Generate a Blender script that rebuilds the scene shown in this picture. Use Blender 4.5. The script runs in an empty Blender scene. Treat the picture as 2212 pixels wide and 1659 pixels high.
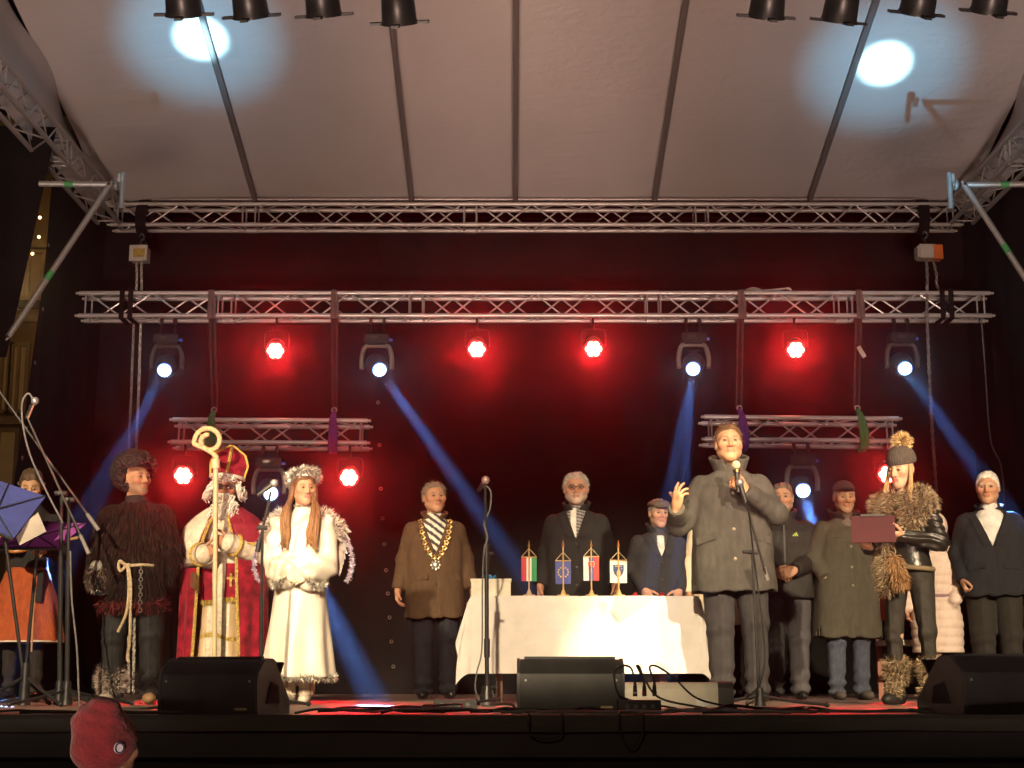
import bpy, math, random
import numpy as np
from mathutils import Vector, Matrix
random.seed(7); RNG = np.random.default_rng(7)
scene = bpy.context.scene
COL = scene.collection
# ------------------------------------------------------------------ camera, world, exposure
ZS = 1.40                         # stage floor above the square
CAMZ = ZS + 0.165
FPX = 3322.0                      # focal length in pixels of a 2212 x 1659 picture
TH = math.atan((1466 - 829.5) / FPX)
cd = bpy.data.cameras.new('camera'); cam = bpy.data.objects.new('camera', cd); COL.objects.link(cam)
cam.location = (0, 0, CAMZ); cam.rotation_euler = (math.pi / 2 + TH, 0, 0)
cd.sensor_width = 36; cd.lens = 36 * FPX / 2212; cd.clip_end = 500; cd.clip_start = .05
scene.camera = cam
w = bpy.data.worlds.new('World'); scene.world = w; w.use_nodes = True
nt = w.node_tree; bg = nt.nodes['Background']
sky = nt.nodes.new('ShaderNodeTexSky'); sky.sky_type = 'NISHITA'; sky.sun_disc = False
sky.sun_elevation = math.radians(-6); sky.sun_rotation = math.radians(200)
nt.links.new(sky.outputs[0], bg.inputs[0]); bg.inputs[1].default_value = 0.05
vs = scene.view_settings; vs.view_transform = 'Standard'; vs.look = 'None'; vs.exposure = 0; vs.gamma = 1
cy = scene.cycles
cy.use_denoising = True; cy.max_bounces = 4; cy.diffuse_bounces = 2; cy.glossy_bounces = 2
cy.transmission_bounces = 3; cy.volume_bounces = 0; cy.transparent_max_bounces = 8
cy.sample_clamp_indirect = 4.0; cy.use_light_tree = True; cy.caustics_reflective = False

def lamp(name, loc, target, energy, color, size=None, blend=.3, radius=.05, parent=None):
    """a spot lamp (or a point lamp when size is None) at loc aimed at target, in world space"""
    ld = bpy.data.lights.new(name, 'SPOT' if size else 'POINT'); ld.energy = energy; ld.color = color
    ld.shadow_soft_size = radius
    if size: ld.spot_size = math.radians(size); ld.spot_blend = blend
    o = bpy.data.objects.new(name, ld); COL.objects.link(o)
    loc = Vector(loc); o.location = loc
    if target is not None: o.rotation_euler = (Vector(target) - loc).to_track_quat('-Z', 'Y').to_euler()
    if parent is not None: o.parent = parent; o.location = loc - parent.location
    return o
WARM = (1.0, .76, .48)
# front-of-house profile spots on the control tower behind the camera, and a flood on the ground before the stage that lights the canopy
for x, tx, e in ((-4.8, -2.5, 13500), (-.8, .2, 11000), (5.6, 2.6, 16500)):
    lamp('front_spot_lamp', (x, -3.0, CAMZ + 5.0), (tx, 11.2, ZS + .75), e, WARM, 18, .6, .1)
for s_ in (-1, 1): lamp('canopy_flood_lamp', (.1 + 2.0 * s_, 1.0, CAMZ - 1.2), (.1 + 2.5 * s_, 14.0, CAMZ + 5.3), 4900, (1.0, .66, .52), 33, .5, .8)
lamp('square_fill_lamp', (-3.0, -7.0, 6.5), None, 800, (1.0, .75, .5), None, radius=.2)  # unseen lamp, added to brighten the skirt, monitors and red beanie

# ------------------------------------------------------------------ pixel -> place, at a stated distance from the camera
CT, ST = math.cos(TH), math.sin(TH)
def at(u, v, Y):
    r = (u - 1106) / FPX; p = (829.5 - v) / FPX
    dy = CT - p * ST; dz = ST + p * CT
    return Vector((r / dy * Y, Y, CAMZ + dz / dy * Y))
def ux(u, Y, z): return (u - 1106) / FPX * (Y * CT + (z - CAMZ) * ST)

# ------------------------------------------------------------------ tags
def tag(o, label=None, cat=None, group=None, kind=None):
    if label: o['label'] = label
    if cat: o['category'] = cat
    if group: o['group'] = group
    if kind: o['kind'] = kind
    return o
def thing(name, label, cat, loc=(0, 0, 0), group=None):
    o = bpy.data.objects.new(name, None); COL.objects.link(o); o.location = loc; o.empty_display_size = .1
    return tag(o, label, cat, group)

# ------------------------------------------------------------------ mesh pieces: every one returns (verts, faces)
def join(*ms):
    V, F, n = [], [], 0
    for v, f in ms:
        v = np.asarray(v, float).reshape(-1, 3); V.append(v)
        F += [tuple(i + n for i in q) for q in f]; n += len(v)
    return np.concatenate(V), F
def box(c, s, R=None, taper=1):
    x, y, z = [k / 2 for k in s]; t = taper
    V = np.array([(-x, -y, -z), (x, -y, -z), (x, y, -z), (-x, y, -z), (-x*t, -y*t, z), (x*t, -y*t, z), (x*t, y*t, z), (-x*t, y*t, z)])
    if R is not None: V = V @ np.array(R.to_3x3() if hasattr(R, 'to_3x3') else R).T
    return V + np.array(c), [(3, 2, 1, 0), (4, 5, 6, 7), (0, 1, 5, 4), (1, 2, 6, 5), (2, 3, 7, 6), (3, 0, 4, 7)]
def frame_of(d):
    d = np.asarray(d, float); d = d / (np.linalg.norm(d) + 1e-9)
    a = np.array([0, 0, 1.]) if abs(d[2]) < .9 else np.array([1., 0, 0])
    x = np.cross(a, d); x /= np.linalg.norm(x); return x, np.cross(d, x), d
def cyl(a, b, r1, r2=None, n=12, caps=True):
    r2 = r1 if r2 is None else r2; a = np.asarray(a, float); b = np.asarray(b, float)
    x, y, d = frame_of(b - a); t = np.arange(n) * 2 * np.pi / n
    ring = np.outer(np.cos(t), x) + np.outer(np.sin(t), y)
    V = np.concatenate([a + ring * r1, b + ring * r2])
    F = [(i, (i + 1) % n, n + (i + 1) % n, n + i) for i in range(n)]
    if caps: F += [tuple(range(n - 1, -1, -1)), tuple(range(n, 2 * n))]
    return V, F
def spline(pts, m=8):
    P = np.array([tuple(p) for p in pts], float)
    if len(P) < 3: return P
    Q = np.concatenate([[2 * P[0] - P[1]], P, [2 * P[-1] - P[-2]]]); out = []
    for i in range(1, len(Q) - 2):
        for k in range(m):
            t = k / m
            out.append(.5 * (2*Q[i] + (Q[i+1]-Q[i-1])*t + (2*Q[i-1]-5*Q[i]+4*Q[i+1]-Q[i+2])*t*t + (3*Q[i]-Q[i-1]-3*Q[i+1]+Q[i+2])*t**3))
    out.append(P[-1]); return np.array(out)
def tube(pts, r, n=6, m=8, closed=False):
    P = spline(pts, m) if m else np.array([tuple(p) for p in pts], float)
    k = len(P); rr = np.broadcast_to(np.asarray(r, float), (k,)) if np.ndim(r) == 0 else np.interp(np.linspace(0, 1, k), np.linspace(0, 1, len(r)), r)
    T = np.gradient(P, axis=0); x, y, _ = frame_of(T[0]); V = []
    for i in range(k):
        d = T[i] / (np.linalg.norm(T[i]) + 1e-9); x = x - d * (x @ d); x /= np.linalg.norm(x) + 1e-9; y = np.cross(d, x)
        t = np.arange(n) * 2 * np.pi / n
        V.append(P[i] + rr[i] * (np.outer(np.cos(t), x) + np.outer(np.sin(t), y)))
    F = [(i*n+j, i*n+(j+1) % n, (i+1)*n+(j+1) % n, (i+1)*n+j) for i in range(k-1) for j in range(n)]
    F += [tuple(range(n-1, -1, -1)), tuple(range((k-1)*n, k*n))]
    return np.concatenate(V), F
def sphere(c, r, nu=12, nv=8, R=None):
    r = np.broadcast_to(np.asarray(r, float), (3,)); V = [(0, 0, 1)]
    for j in range(1, nv):
        a = math.pi * j / nv
        for i in range(nu):
            b = 2 * math.pi * i / nu; V.append((math.sin(a)*math.cos(b), math.sin(a)*math.sin(b), math.cos(a)))
    V.append((0, 0, -1)); V = np.array(V) * r
    if R is not None: V = V @ np.array(R).T
    F = [(0, 1+i, 1+(i+1) % nu) for i in range(nu)]
    F += [(1+j*nu+i, 1+(j+1)*nu+i, 1+(j+1)*nu+(i+1) % nu, 1+j*nu+(i+1) % nu) for j in range(nv-2) for i in range(nu)]
    L = len(V) - 1; F += [(L, 1+(nv-2)*nu+(i+1) % nu, 1+(nv-2)*nu+i) for i in range(nu)]
    return V + np.asarray(c, float), F
def torus(c, R, r, nrm=(0, 1, 0), n=16, k=6, sx=1, sy=1):
    x, y, d = frame_of(nrm); V = []
    for i in range(n):
        a = 2*math.pi*i/n; e = x*math.cos(a)*sx + y*math.sin(a)*sy; e0 = e/np.linalg.norm(e)
        for j in range(k):
            b = 2*math.pi*j/k; V.append(e*R + e0*r*math.cos(b) + d*r*math.sin(b))
    F = [(i*k+j, ((i+1) % n)*k+j, ((i+1) % n)*k+(j+1) % k, i*k+(j+1) % k) for i in range(n) for j in range(k)]
    return np.array(V) + np.asarray(c, float), F
def prism(poly, x0, x1):
    """polygon in (y, z) pushed along x"""
    n = len(poly); V = [(x0, y, z) for y, z in poly] + [(x1, y, z) for y, z in poly]
    F = [(i, (i+1) % n, n+(i+1) % n, n+i) for i in range(n)] + [tuple(range(n-1, -1, -1)), tuple(range(n, 2*n))]
    return np.array(V, float), F
def grid(fn, nu, nv):
    V = [fn(i/nu, j/nv) for j in range(nv+1) for i in range(nu+1)]
    F = [(j*(nu+1)+i, j*(nu+1)+i+1, (j+1)*(nu+1)+i+1, (j+1)*(nu+1)+i) for j in range(nv) for i in range(nu)]
    return np.array(V, float), F
def rotz(V, a, c=(0, 0, 0)):
    c = np.asarray(c, float); ca, sa = math.cos(a), math.sin(a); V = np.asarray(V, float) - c
    return V @ np.array([[ca, sa, 0], [-sa, ca, 0], [0, 0, 1]]) + c
def mesh(name, vf, mat, cols=None, smooth=True, angle=None):
    V, F = vf; me = bpy.data.meshes.new(name)
    V = np.asarray(V, np.float32)
    if isinstance(F, np.ndarray):
        me.vertices.add(len(V)); me.vertices.foreach_set('co', V.ravel())
        k = F.shape[1]; me.loops.add(F.size); me.loops.foreach_set('vertex_index', F.ravel().astype(np.int32))
        me.polygons.add(len(F)); me.polygons.foreach_set('loop_start', np.arange(len(F), dtype=np.int32) * k)
        me.update(calc_edges=True); me.validate()
    else: me.from_pydata(V.tolist(), [], F)
    if cols is not None:
        at_ = me.color_attributes.new('Col', 'FLOAT_COLOR', 'POINT')
        c = np.ones((len(V), 4), np.float32); c[:, :3] = cols; at_.data.foreach_set('color', c.ravel())
    if smooth: me.polygons.foreach_set('use_smooth', np.ones(len(me.polygons), bool))
    if smooth and angle: me.set_sharp_from_angle(angle=math.radians(angle))
    for m in (mat if isinstance(mat, (list, tuple)) else [mat]): me.materials.append(m)
    return me
def obj(name, vf, mat, parent=None, world=True, cols=None, smooth=True, angle=35):
    """links ONE mesh object; with world=True the verts are in world space and the parent chain only carries a location"""
    V, F = vf; V = np.asarray(V, float)
    if parent is not None and world:
        p = parent; off = np.zeros(3)
        while p is not None: off += np.array(p.location); p = p.parent
        V = V - off
    o = bpy.data.objects.new(name, mesh(name, (V, F), mat, cols, smooth, angle)); COL.objects.link(o)
    if parent is not None: o.parent = parent
    return o
def one(name, vf, mat, label, cat, loc, group=None, kind=None, cols=None, smooth=True, angle=35):
    """a thing that is one mesh, its origin at loc"""
    V, F = vf; o = obj(name, (np.asarray(V, float) - np.array(loc), F), mat, cols=cols, smooth=smooth, angle=angle); o.location = loc
    return tag(o, label, cat, group, kind)
_unit = {}
def rod(name, a, b, r, mat, parent, n=10):
    """a straight tube that shares one unit-cylinder mesh with all its likes; a, b in world space"""
    k = (mat.name, n)
    if k not in _unit: _unit[k] = mesh('tube', cyl((0, 0, 0), (0, 0, 1), 1, n=n), mat, angle=40)
    o = bpy.data.objects.new(name, _unit[k]); COL.objects.link(o); o.parent = parent
    off = Vector((0, 0, 0)); p = parent
    while p is not None: off += p.location; p = p.parent
    a = Vector(a) - off; b = Vector(b) - off; d = b - a
    o.location = a; o.rotation_mode = 'QUATERNION'; o.rotation_quaternion = d.to_track_quat('Z', 'Y'); o.scale = (r, r, d.length)
    return o

# ------------------------------------------------------------------ materials
_m = {}
def M(name, col=(.5, .5, .5), rough=.7, metal=0, noise=.2, nscale=6, bump=0, bscale=40, vc=False, emit=None, strength=0, sheen=0, spec=.5, stretch=None):
    if name in _m: return _m[name]
    m = bpy.data.materials.new(name); m.use_nodes = True; nt = m.node_tree; N = nt.nodes; L = nt.links; b = N['Principled BSDF']
    b.inputs['Roughness'].default_value = rough; b.inputs['Metallic'].default_value = metal
    b.inputs['Specular IOR Level'].default_value = spec
    if sheen: b.inputs['Sheen Weight'].default_value = sheen; b.inputs['Sheen Roughness'].default_value = .5
    tc = N.new('ShaderNodeTexCoord'); src = tc.outputs['Object']
    if stretch:
        mp = N.new('ShaderNodeMapping'); mp.inputs['Scale'].default_value = stretch; L.new(src, mp.inputs[0]); src = mp.outputs[0]
    nz = N.new('ShaderNodeTexNoise'); nz.inputs['Scale'].default_value = nscale; nz.inputs['Detail'].default_value = 5
    L.new(src, nz.inputs['Vector'])
    mr = N.new('ShaderNodeMapRange'); mr.inputs[1].default_value = .3; mr.inputs[2].default_value = .7
    mr.inputs[3].default_value = 1 - noise; mr.inputs[4].default_value = 1 + noise; L.new(nz.outputs[0], mr.inputs[0])
    mx = N.new('ShaderNodeMix'); mx.data_type = 'RGBA'; mx.blend_type = 'MULTIPLY'; mx.inputs[0].default_value = 1
    if vc:
        a = N.new('ShaderNodeAttribute'); a.attribute_name = 'Col'; L.new(a.outputs['Color'], mx.inputs[6])
    else: mx.inputs[6].default_value = (*col, 1)
    L.new(mr.outputs[0], mx.inputs[7]); L.new(mx.outputs[2], b.inputs['Base Color'])
    if bump:
        n2 = N.new('ShaderNodeTexNoise'); n2.inputs['Scale'].default_value = bscale; n2.inputs['Detail'].default_value = 4; L.new(src, n2.inputs['Vector'])
        bp = N.new('ShaderNodeBump'); bp.inputs['Strength'].default_value = bump; bp.inputs['Distance'].default_value = .02
        L.new(n2.outputs[0], bp.inputs['Height']); L.new(bp.outputs[0], b.inputs['Normal'])
    if emit: b.inputs['Emission Color'].default_value = (*emit, 1); b.inputs['Emission Strength'].default_value = strength; m.cycles.emission_sampling = 'NONE'
    _m[name] = m; return m
ALU = M('aluminium tube', (.72, .71, .70), .36, .55, .18, 12)
ALUD = M('aged aluminium tube', (.50, .48, .455), .42, .5, .2, 10)
STEEL = M('galvanised steel', (.50, .51, .48), .45, .75, .25, 18)
CHAIN = M('hoist chain steel', (.35, .34, .31), .45, .85, .3, 20)
BLK = M('black plastic', (.018, .018, .019), .5, 0, .3, 9, .08, 90)
BLKM = M('black painted steel', (.022, .022, .023), .38, .1, .3, 14)
GREYP = M('grey yoke plastic', (.11, .11, .105), .5, 0, .2, 10)
RUBBER = M('black rubber cable', (.014, .014, .014), .55, 0, .3, 20)
RUBBERG = M('grey rubber cable', (.16, .16, .16), .55, 0, .3, 20)
GREEN_TAPE = M('green tape', (.05, .26, .08), .6)
DRAPE = M('black stage molton', (.010, .0085, .009), .95, 0, .35, 3, .15, 60, spec=.2)
SKIRT = M('black skirt cloth', (.060, .057, .050), .85, 0, .35, 3, .25, 30, spec=.3, stretch=(.6, 1, 2))
# ================================================================== THE SETTING
YF = 7.05                                             # front edge of the stage
m_ground = M('cobbled square', (.10, .095, .09), .8, 0, .35, 2.5, .3, 12)
tag(obj('ground', box((0, 12, -.05), (74, 74, .1)), m_ground), kind='structure')
m_deck = M('worn birch stage deck', (.27, .19, .155), .40, 0, .3, 3.5, .1, 50, stretch=(.5, 2.5, 1))
floor_o = tag(obj('stage_floor', box((.2, (YF + 17.6) / 2, ZS - .1), (11.0, 17.6 - YF, .16)), M('stage frame', (.03, .03, .03), .8)), kind='structure')
dp = None
for i in range(5):                                     # deck panels, each proud of the frame, thin joints between
    for j in range(5):
        x0 = -5.3 + i * 2.2; y0 = YF + j * 2.11
        p = obj('deck_panel', box((0, 0, 0), (2.192, 2.102, .02)), m_deck, floor_o, world=False) if dp is None else bpy.data.objects.new('deck_panel', dp.data)
        if dp is None: dp = p
        else: COL.objects.link(p); p.parent = floor_o
        p.location = (x0 + 1.1, y0 + 1.055, ZS - .011 + random.uniform(-.001, .001))

def wob(a, s): return math.sin(a * 1.7 + s) + .6 * math.sin(a * 3.9 + 1.3 * s) + .35 * math.sin(a * 8.3 + 2.1 * s)
# stage skirt: padded top band over the deck edge and the hanging cloth set back beneath it
sk = thing('stage_skirt', 'black cloth skirt hanging from the front edge of the stage', 'skirt', (0, YF, 0))
def band(s, t):
    x = -5.4 + 11.2 * s; a = t * 1.0
    prof = [(.03, .006), (-.012, .004), (-.030, -.012), (-.034, -.04), (-.03, -.066), (.0, -.072)]
    k = t * (len(prof) - 1); i = min(int(k), len(prof) - 2); f = k - i
    y = prof[i][0] * (1 - f) + prof[i + 1][0] * f; z = prof[i][1] * (1 - f) + prof[i + 1][1] * f
    return (x, YF + y + .003 * wob(x * 2, 1) * t, ZS + z + .0025 * wob(x * 1.3, 4) * (.3 + t))
obj('top_band', grid(band, 160, 5), SKIRT, sk)
def hang(s, t):
    x = -5.4 + 11.2 * s; return (x, YF + .06 + .03 * t * wob(x * 2.3, t * 1.2) + .012 * wob(x * 1.1 + t * 5, 3), ZS - .05 - 1.34 * t)
obj('hanging_cloth', grid(hang, 220, 24), M('matt black skirt', (.016, .015, .014), .9, 0, .3, 3, .2, 25), sk)

# ------------------------------------------------------------------ drapes
YD = 17.15
def drape(name, label, p0, p1, ztop, zbot, slant=(0, 0), amp=.05, freq=2.4, seed=0, eyelets=(), nu=None, pool=.12):
    """a cloth hung between p0 and p1 (x, y); slant moves the lower ends along the hang line"""
    p0 = np.array(p0, float); p1 = np.array(p1, float); d = p1 - p0; Lh = np.linalg.norm(d); d = d / Lh; nrm = np.array([d[1], -d[0]])
    t = thing(name, label, 'curtain', (*((p0 + p1) / 2), zbot))
    def fn(s, q):
        l = s * Lh + (slant[0] * (1 - s) + slant[1] * s) * q
        off = amp * (.35 + .65 * q) * wob(l * freq, seed) * .45 + .03 * wob(l * .8, seed + 2) + pool * max(0, q - .96) / .04
        xy = p0 + d * l + nrm * off; return (*xy, ztop + (zbot - ztop) * q)
    obj('cloth', grid(fn, nu or int(Lh * 14), 26), DRAPE, t)
    for s, q in eyelets:
        c = np.array(fn(s, q)); obj('eyelet', torus(c + np.append(nrm, 0) * .015, .016, .006, (*nrm, 0), 12, 5), M('nickel eyelet', (.7, .68, .62), .3, 1), t)
    return t
ztop = at(1106, 470, YD).z
xl = ux(805, YD, 2.5)
ev = lambda v: (ztop - at(1106, v, YD).z) / (ztop - ZS)
drape('backdrop_curtain', 'black back curtain behind the mayor, table and speaker, with eyelets down its edge', (xl, YD), (5.25, YD), ztop, ZS, seed=1, amp=.035,
      eyelets=[(.004 + .0035 * k, ev(v)) for k, v in enumerate((870, 962, 1056, 1120, 1176, 1232, 1282, 1334, 1386, 1440))])
drape('backdrop_curtain', 'black back curtain behind the fur-clad man, bishop and angel', (-4.75, YD + .06), (xl + .12, YD + .06), ztop, ZS, seed=5, amp=.035)
zs_ = at(1106, 455, 16.5).z
drape('side_curtain', 'black side curtain with eyelets along its outer edge, left of the hoist chain', (-4.62, 14.95), (-4.72, 17.1), zs_ + .02, ZS, seed=3, amp=.06,
      eyelets=[(.02, q) for q in (.17, .3, .405, .49, .53, .585)], slant=(-1.1, 0))
drape('side_curtain', 'black side curtain at the far right edge of the stage', (5.22, 12.2), (5.22, 17.1), zs_ + .02, ZS, seed=8, amp=.06)
drape('side_curtain', 'black curtain gathered at the far left behind the scaffold brace', (-5.7, 14.0), (-4.40, 14.15), zs_ + .1, at(20, 770, 14).z, seed=4, amp=.07, slant=(-.1, -.33), pool=0)

# ------------------------------------------------------------------ roof canopy
YB = 16.7
zb_top = at(1106, 447, YB).z; zb_bot = at(1106, 493, YB - .0).z
SL = .244; zr0 = zb_top + .10
def roofz(Y): return zr0 + (YB + .15 - Y) * SL
rf = thing('roof_canopy', 'pale plastic roof canopy stretched over the stage on tube purlins', 'canopy', (0, YB, zr0))
def m_roof():
    m = bpy.data.materials.new('pale coated canopy'); m.use_nodes = True; nt = m.node_tree; N = nt.nodes; L = nt.links; b = N['Principled BSDF']
    b.inputs['Base Color'].default_value = (.60, .56, .54, 1); b.inputs['Roughness'].default_value = .42; b.inputs['Specular IOR Level'].default_value = .45
    tc = N.new('ShaderNodeTexCoord')
    def noise(scale, vec, detail=4):
        mp = N.new('ShaderNodeMapping'); mp.inputs['Scale'].default_value = vec; L.new(tc.outputs['Object'], mp.inputs[0])
        n = N.new('ShaderNodeTexNoise'); n.inputs['Scale'].default_value = scale; n.inputs['Detail'].default_value = detail; n.inputs['Distortion'].default_value = .6
        L.new(mp.outputs[0], n.inputs[0]); return n
    a = noise(2.2, (1, 3.5, 1)); c = noise(9, (1, 1.3, 1), 6); d = noise(.35, (1, 1, 1), 2)
    mk = N.new('ShaderNodeMapRange'); mk.inputs[1].default_value = .5; mk.inputs[2].default_value = .62; mk.inputs[4].default_value = 2.2; L.new(d.outputs[0], mk.inputs[0])
    mu = N.new('ShaderNodeMath'); mu.operation = 'MULTIPLY'; L.new(c.outputs[0], mu.inputs[0]); L.new(mk.outputs[0], mu.inputs[1])
    ad = N.new('ShaderNodeMath'); ad.operation = 'MULTIPLY_ADD'; L.new(mu.outputs[0], ad.inputs[0]); ad.inputs[1].default_value = .6; L.new(a.outputs[0], ad.inputs[2])
    bp = N.new('ShaderNodeBump'); bp.inputs['Strength'].default_value = .2; bp.inputs['Distance'].default_value = .035
    L.new(ad.outputs[0], bp.inputs['Height']); L.new(bp.outputs[0], b.inputs['Normal'])
    st = noise(1.3, (1, .5, 1), 3); cr = N.new('ShaderNodeMapRange'); cr.inputs[3].default_value = .86; cr.inputs[4].default_value = 1.1; L.new(st.outputs[0], cr.inputs[0])
    mx = N.new('ShaderNodeMix'); mx.data_type = 'RGBA'; mx.blend_type = 'MULTIPLY'; mx.inputs[0].default_value = 1; mx.inputs[6].default_value = (.60, .56, .54, 1)
    L.new(cr.outputs[0], mx.inputs[7]); L.new(mx.outputs[2], b.inputs['Base Color'])
    return m
MROOF = m_roof()
pur = [ux(u, YB, zb_top) for u in (548, 888, 1113, 1415, 1752)]
def rfn(s, t):
    x = -4.62 + 9.76 * s; Y = YB + .18 - t * 7.9
    sag = 0
    for k in range(len(pur) + 1):                       # the skin sags a little between purlins
        a = ([-4.62] + pur)[k]; b = (pur + [5.14])[k]
        if a <= x <= b: sag = -.05 * math.sin(math.pi * (x - a) / (b - a))
    e = max(0, abs(x - .26) - 3.86)
    wr = .012 * math.sin(x * 9 + Y * 3) * e + .02 * math.sin(Y * 6 + x * 2) * e * math.exp(-((Y - YB) / 1.2) ** 2) * 2
    return (x, Y, roofz(Y) + .05 - sag * -.4 + wr - .10 * e * e * .6)
obj('membrane', grid(rfn, 110, 90), MROOF, rf)
for s in (-1, 1):                                       # gable cloth between the side truss and the roof slope
    def gfn(a, t, s=s):
        Y = YB + .18 - a * 7.9; z1 = rfn(0 if s < 0 else 1, a)[2]; z0 = zb_bot + .1
        return (.26 + s * (4.88 + .05 * math.sin(a * 25 + t * 3) * t), Y, z0 + (z1 - z0) * t)
    obj('gable_cloth', grid(gfn, 60, 10), MROOF, rf)
m_pur = M('dull purlin tube', (.30, .27, .26), .4, .5, .2, 12)
for x in pur: rod('purlin', (x, YB + .05, roofz(YB) - .035), (x, YB - 7.7, roofz(YB - 7.7) - .035), .03, m_pur, rf)
rod('edge_batten', (-4.6, YB + .1, zr0 + .02), (5.1, YB + .1, zr0 + .02), .03, m_pur, rf)

# ------------------------------------------------------------------ trusses
def truss(name, label, A, B, size, mat, group=None, joints=(), pitch=.29, up=(0, 0, 1), tube_r=.025, brace_r=.0095, spigot=True, alt=0):
    A = Vector(A); B = Vector(B); d = (B - A).normalized(); up = Vector(up); sd = d.cross(up).normalized(); up = sd.cross(d).normalized(); h = size / 2
    L = (B - A).length; t = thing(name, label, 'truss', tuple((A + B) / 2), group)
    cor = [(-1, -1), (1, -1), (1, 1), (-1, 1)]; C = [sd * (a * h) + up * (b * h) for a, b in cor]
    for c in C:
        ch = rod('chord', A + c, B + c, tube_r, mat, t)
        if spigot:
            for e, q in ((A, -1), (B, 1)):
                rod('spigot', e + c, e + c + d * (q * .035), tube_r * .6, mat, t, 8)
    js = [0] + list(joints) + [L]
    for j in joints:
        for c in C: rod('coupler', A + c + d * (j - .06), A + c + d * (j + .06), tube_r * 1.14, mat, t)
    for k in range(len(js) - 1):
        a, b = js[k] + .07, js[k + 1] - .07
        n = max(2, 2 * round((b - a) / pitch / 2)); st = (b - a) / n
        for f in range(4):
            c0, c1 = C[f], C[(f + 1) % 4]
            for e in (a, b): rod('brace', A + d * e + c0, A + d * e + c1, brace_r, mat, t, 8)
            for i in range(n):
                p, q = (c0, c1) if (i + alt + (f in (0,)) ) % 2 else (c1, c0)
                rod('brace', A + d * (a + .02 + i * (b - a - .04) / n) + p, A + d * (a + .02 + (i + 1) * (b - a - .04) / n) + q, brace_r, mat, t, 8)
    return t
zc = (zb_top + zb_bot) / 2
truss('roof_truss', 'aluminium roof truss running right across above the black back curtain', (-4.5, YB, zc), (5.02, YB, zc), .24, ALUD, 'trusses of the roof frame', joints=[1.55, 4.03, 6.03 + .6])
truss('roof_truss', 'aluminium roof truss along the left side, running towards the viewer', (-4.5, YB - .2, zc), (-4.5, 9.9, zc), .24, ALUD, 'trusses of the roof frame', joints=[2, 4])
truss('roof_truss', 'aluminium roof truss along the right side, running towards the viewer', (5.02, YB - .2, zc), (5.02, 9.9, zc), .24, ALUD, 'trusses of the roof frame', joints=[2, 4])
YT = 15.7
zl = (at(1106, 638, YT).z + at(1106, 689, YT).z) / 2
xa, xb = ux(177, YT, zl), ux(2133, YT, zl)
LJ = [ux(u, YT, zl) - xa for u in (490, 900, 1410, 1821)]
truss('lighting_truss', 'long aluminium lighting truss hung on two chain hoists across the stage', (xa, YT, zl), (xb, YT, zl), .24, ALU, joints=LJ)
ZSM = {}
for nm, (u0, u1, v0, v1) in {'l': (376, 795, 914, 964), 'r': (1520, 1938, 911, 959)}.items():
    Y = YT - .2; zz = (at(1106, v0, Y).z + at(1106, v1, Y).z) / 2; ZSM[nm] = zz
    truss('short_truss', 'short aluminium truss slung by green and purple slings above the ' + ('bishop and angel' if nm == 'l' else 'speaker'),
          (ux(u0, Y, zz), Y + .02, zz + (.01 if nm == 'l' else .02)), (ux(u1, Y, zz), Y + .02, zz - (.0 if nm == 'l' else .0)), .235, ALU, 'short trusses under the long one',
          up=(0, .12, 1))
# front truss above the picture carries the cans
truss('roof_truss', 'aluminium roof truss across the front that carries the black lamp cans', (-4.4, 9.9, zc), (4.9, 9.9, zc), .24, ALUD, 'trusses of the roof frame', joints=[2.4, 4.4, 6.4])
# black sleeve wraps where the hoists hang
for u, s in ((313, 'left'), (1990, 'right')):
    x = ux(u, YB, zc); t = thing('hoist_sling', f'black round sling over the back roof truss above the {s} chain hoist', 'sling', (x, YB, zc), 'black hoist slings')
    obj('wrap', join(*[grid(lambda a, b, k=k: (x - .06 + .12 * b + .01 * math.sin(7 * a + k), YB + (.15 + .012 * k) * math.cos(2 * math.pi * a) * 1.1, zc - .03 * k + .2 * math.sin(2 * math.pi * a)), 20, 3) for k in range(2)]), DRAPE, t)
    obj('hook', tube([(x, YB, zc - .17), (x, YB, zc - .26), (x + .03, YB, zc - .31), (x, YB, zc - .34), (x - .025, YB, zc - .31)], .012, 8), BLKM, t)

# ------------------------------------------------------------------ chain hoists
def chain(name, label, pts, link=.042, r=.0058, mat=CHAIN, two=1, group=None):
    P = spline(pts, 6); seg = np.linalg.norm(np.diff(P, axis=0), axis=1); s = np.concatenate([[0], np.cumsum(seg)]); n = int(s[-1] / (link * .72)); out = []
    for i in range(n):
        q = np.array([np.interp((i + .5) / n * s[-1], s, P[:, k]) for k in range(3)]); q2 = np.array([np.interp(min((i + .6) / n, 1) * s[-1], s, P[:, k]) for k in range(3)])
        x, y, d = frame_of(q2 - q); a = .7 + (i % 2) * math.pi / 2; e = x * math.cos(a) + y * math.sin(a); f = np.cross(d, e); V = []
        for k in range(8):
            b = 2 * math.pi * k / 8; c = f * math.cos(b) * .012 + d * math.sin(b) * link * .5; c0 = c / np.linalg.norm(c)
            for g in range(4):
                h = math.pi / 2 * g; V.append(q + c + c0 * r * math.cos(h) + e * r * math.sin(h))
        out.append((np.array(V), [(k * 4 + g, ((k + 1) % 8) * 4 + g, ((k + 1) % 8) * 4 + (g + 1) % 4, k * 4 + (g + 1) % 4) for k in range(8) for g in range(4)]))
    return one(name, join(*out), mat, label, 'chain', tuple(pts[-1]), group)
hy = YT + .02
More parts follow.
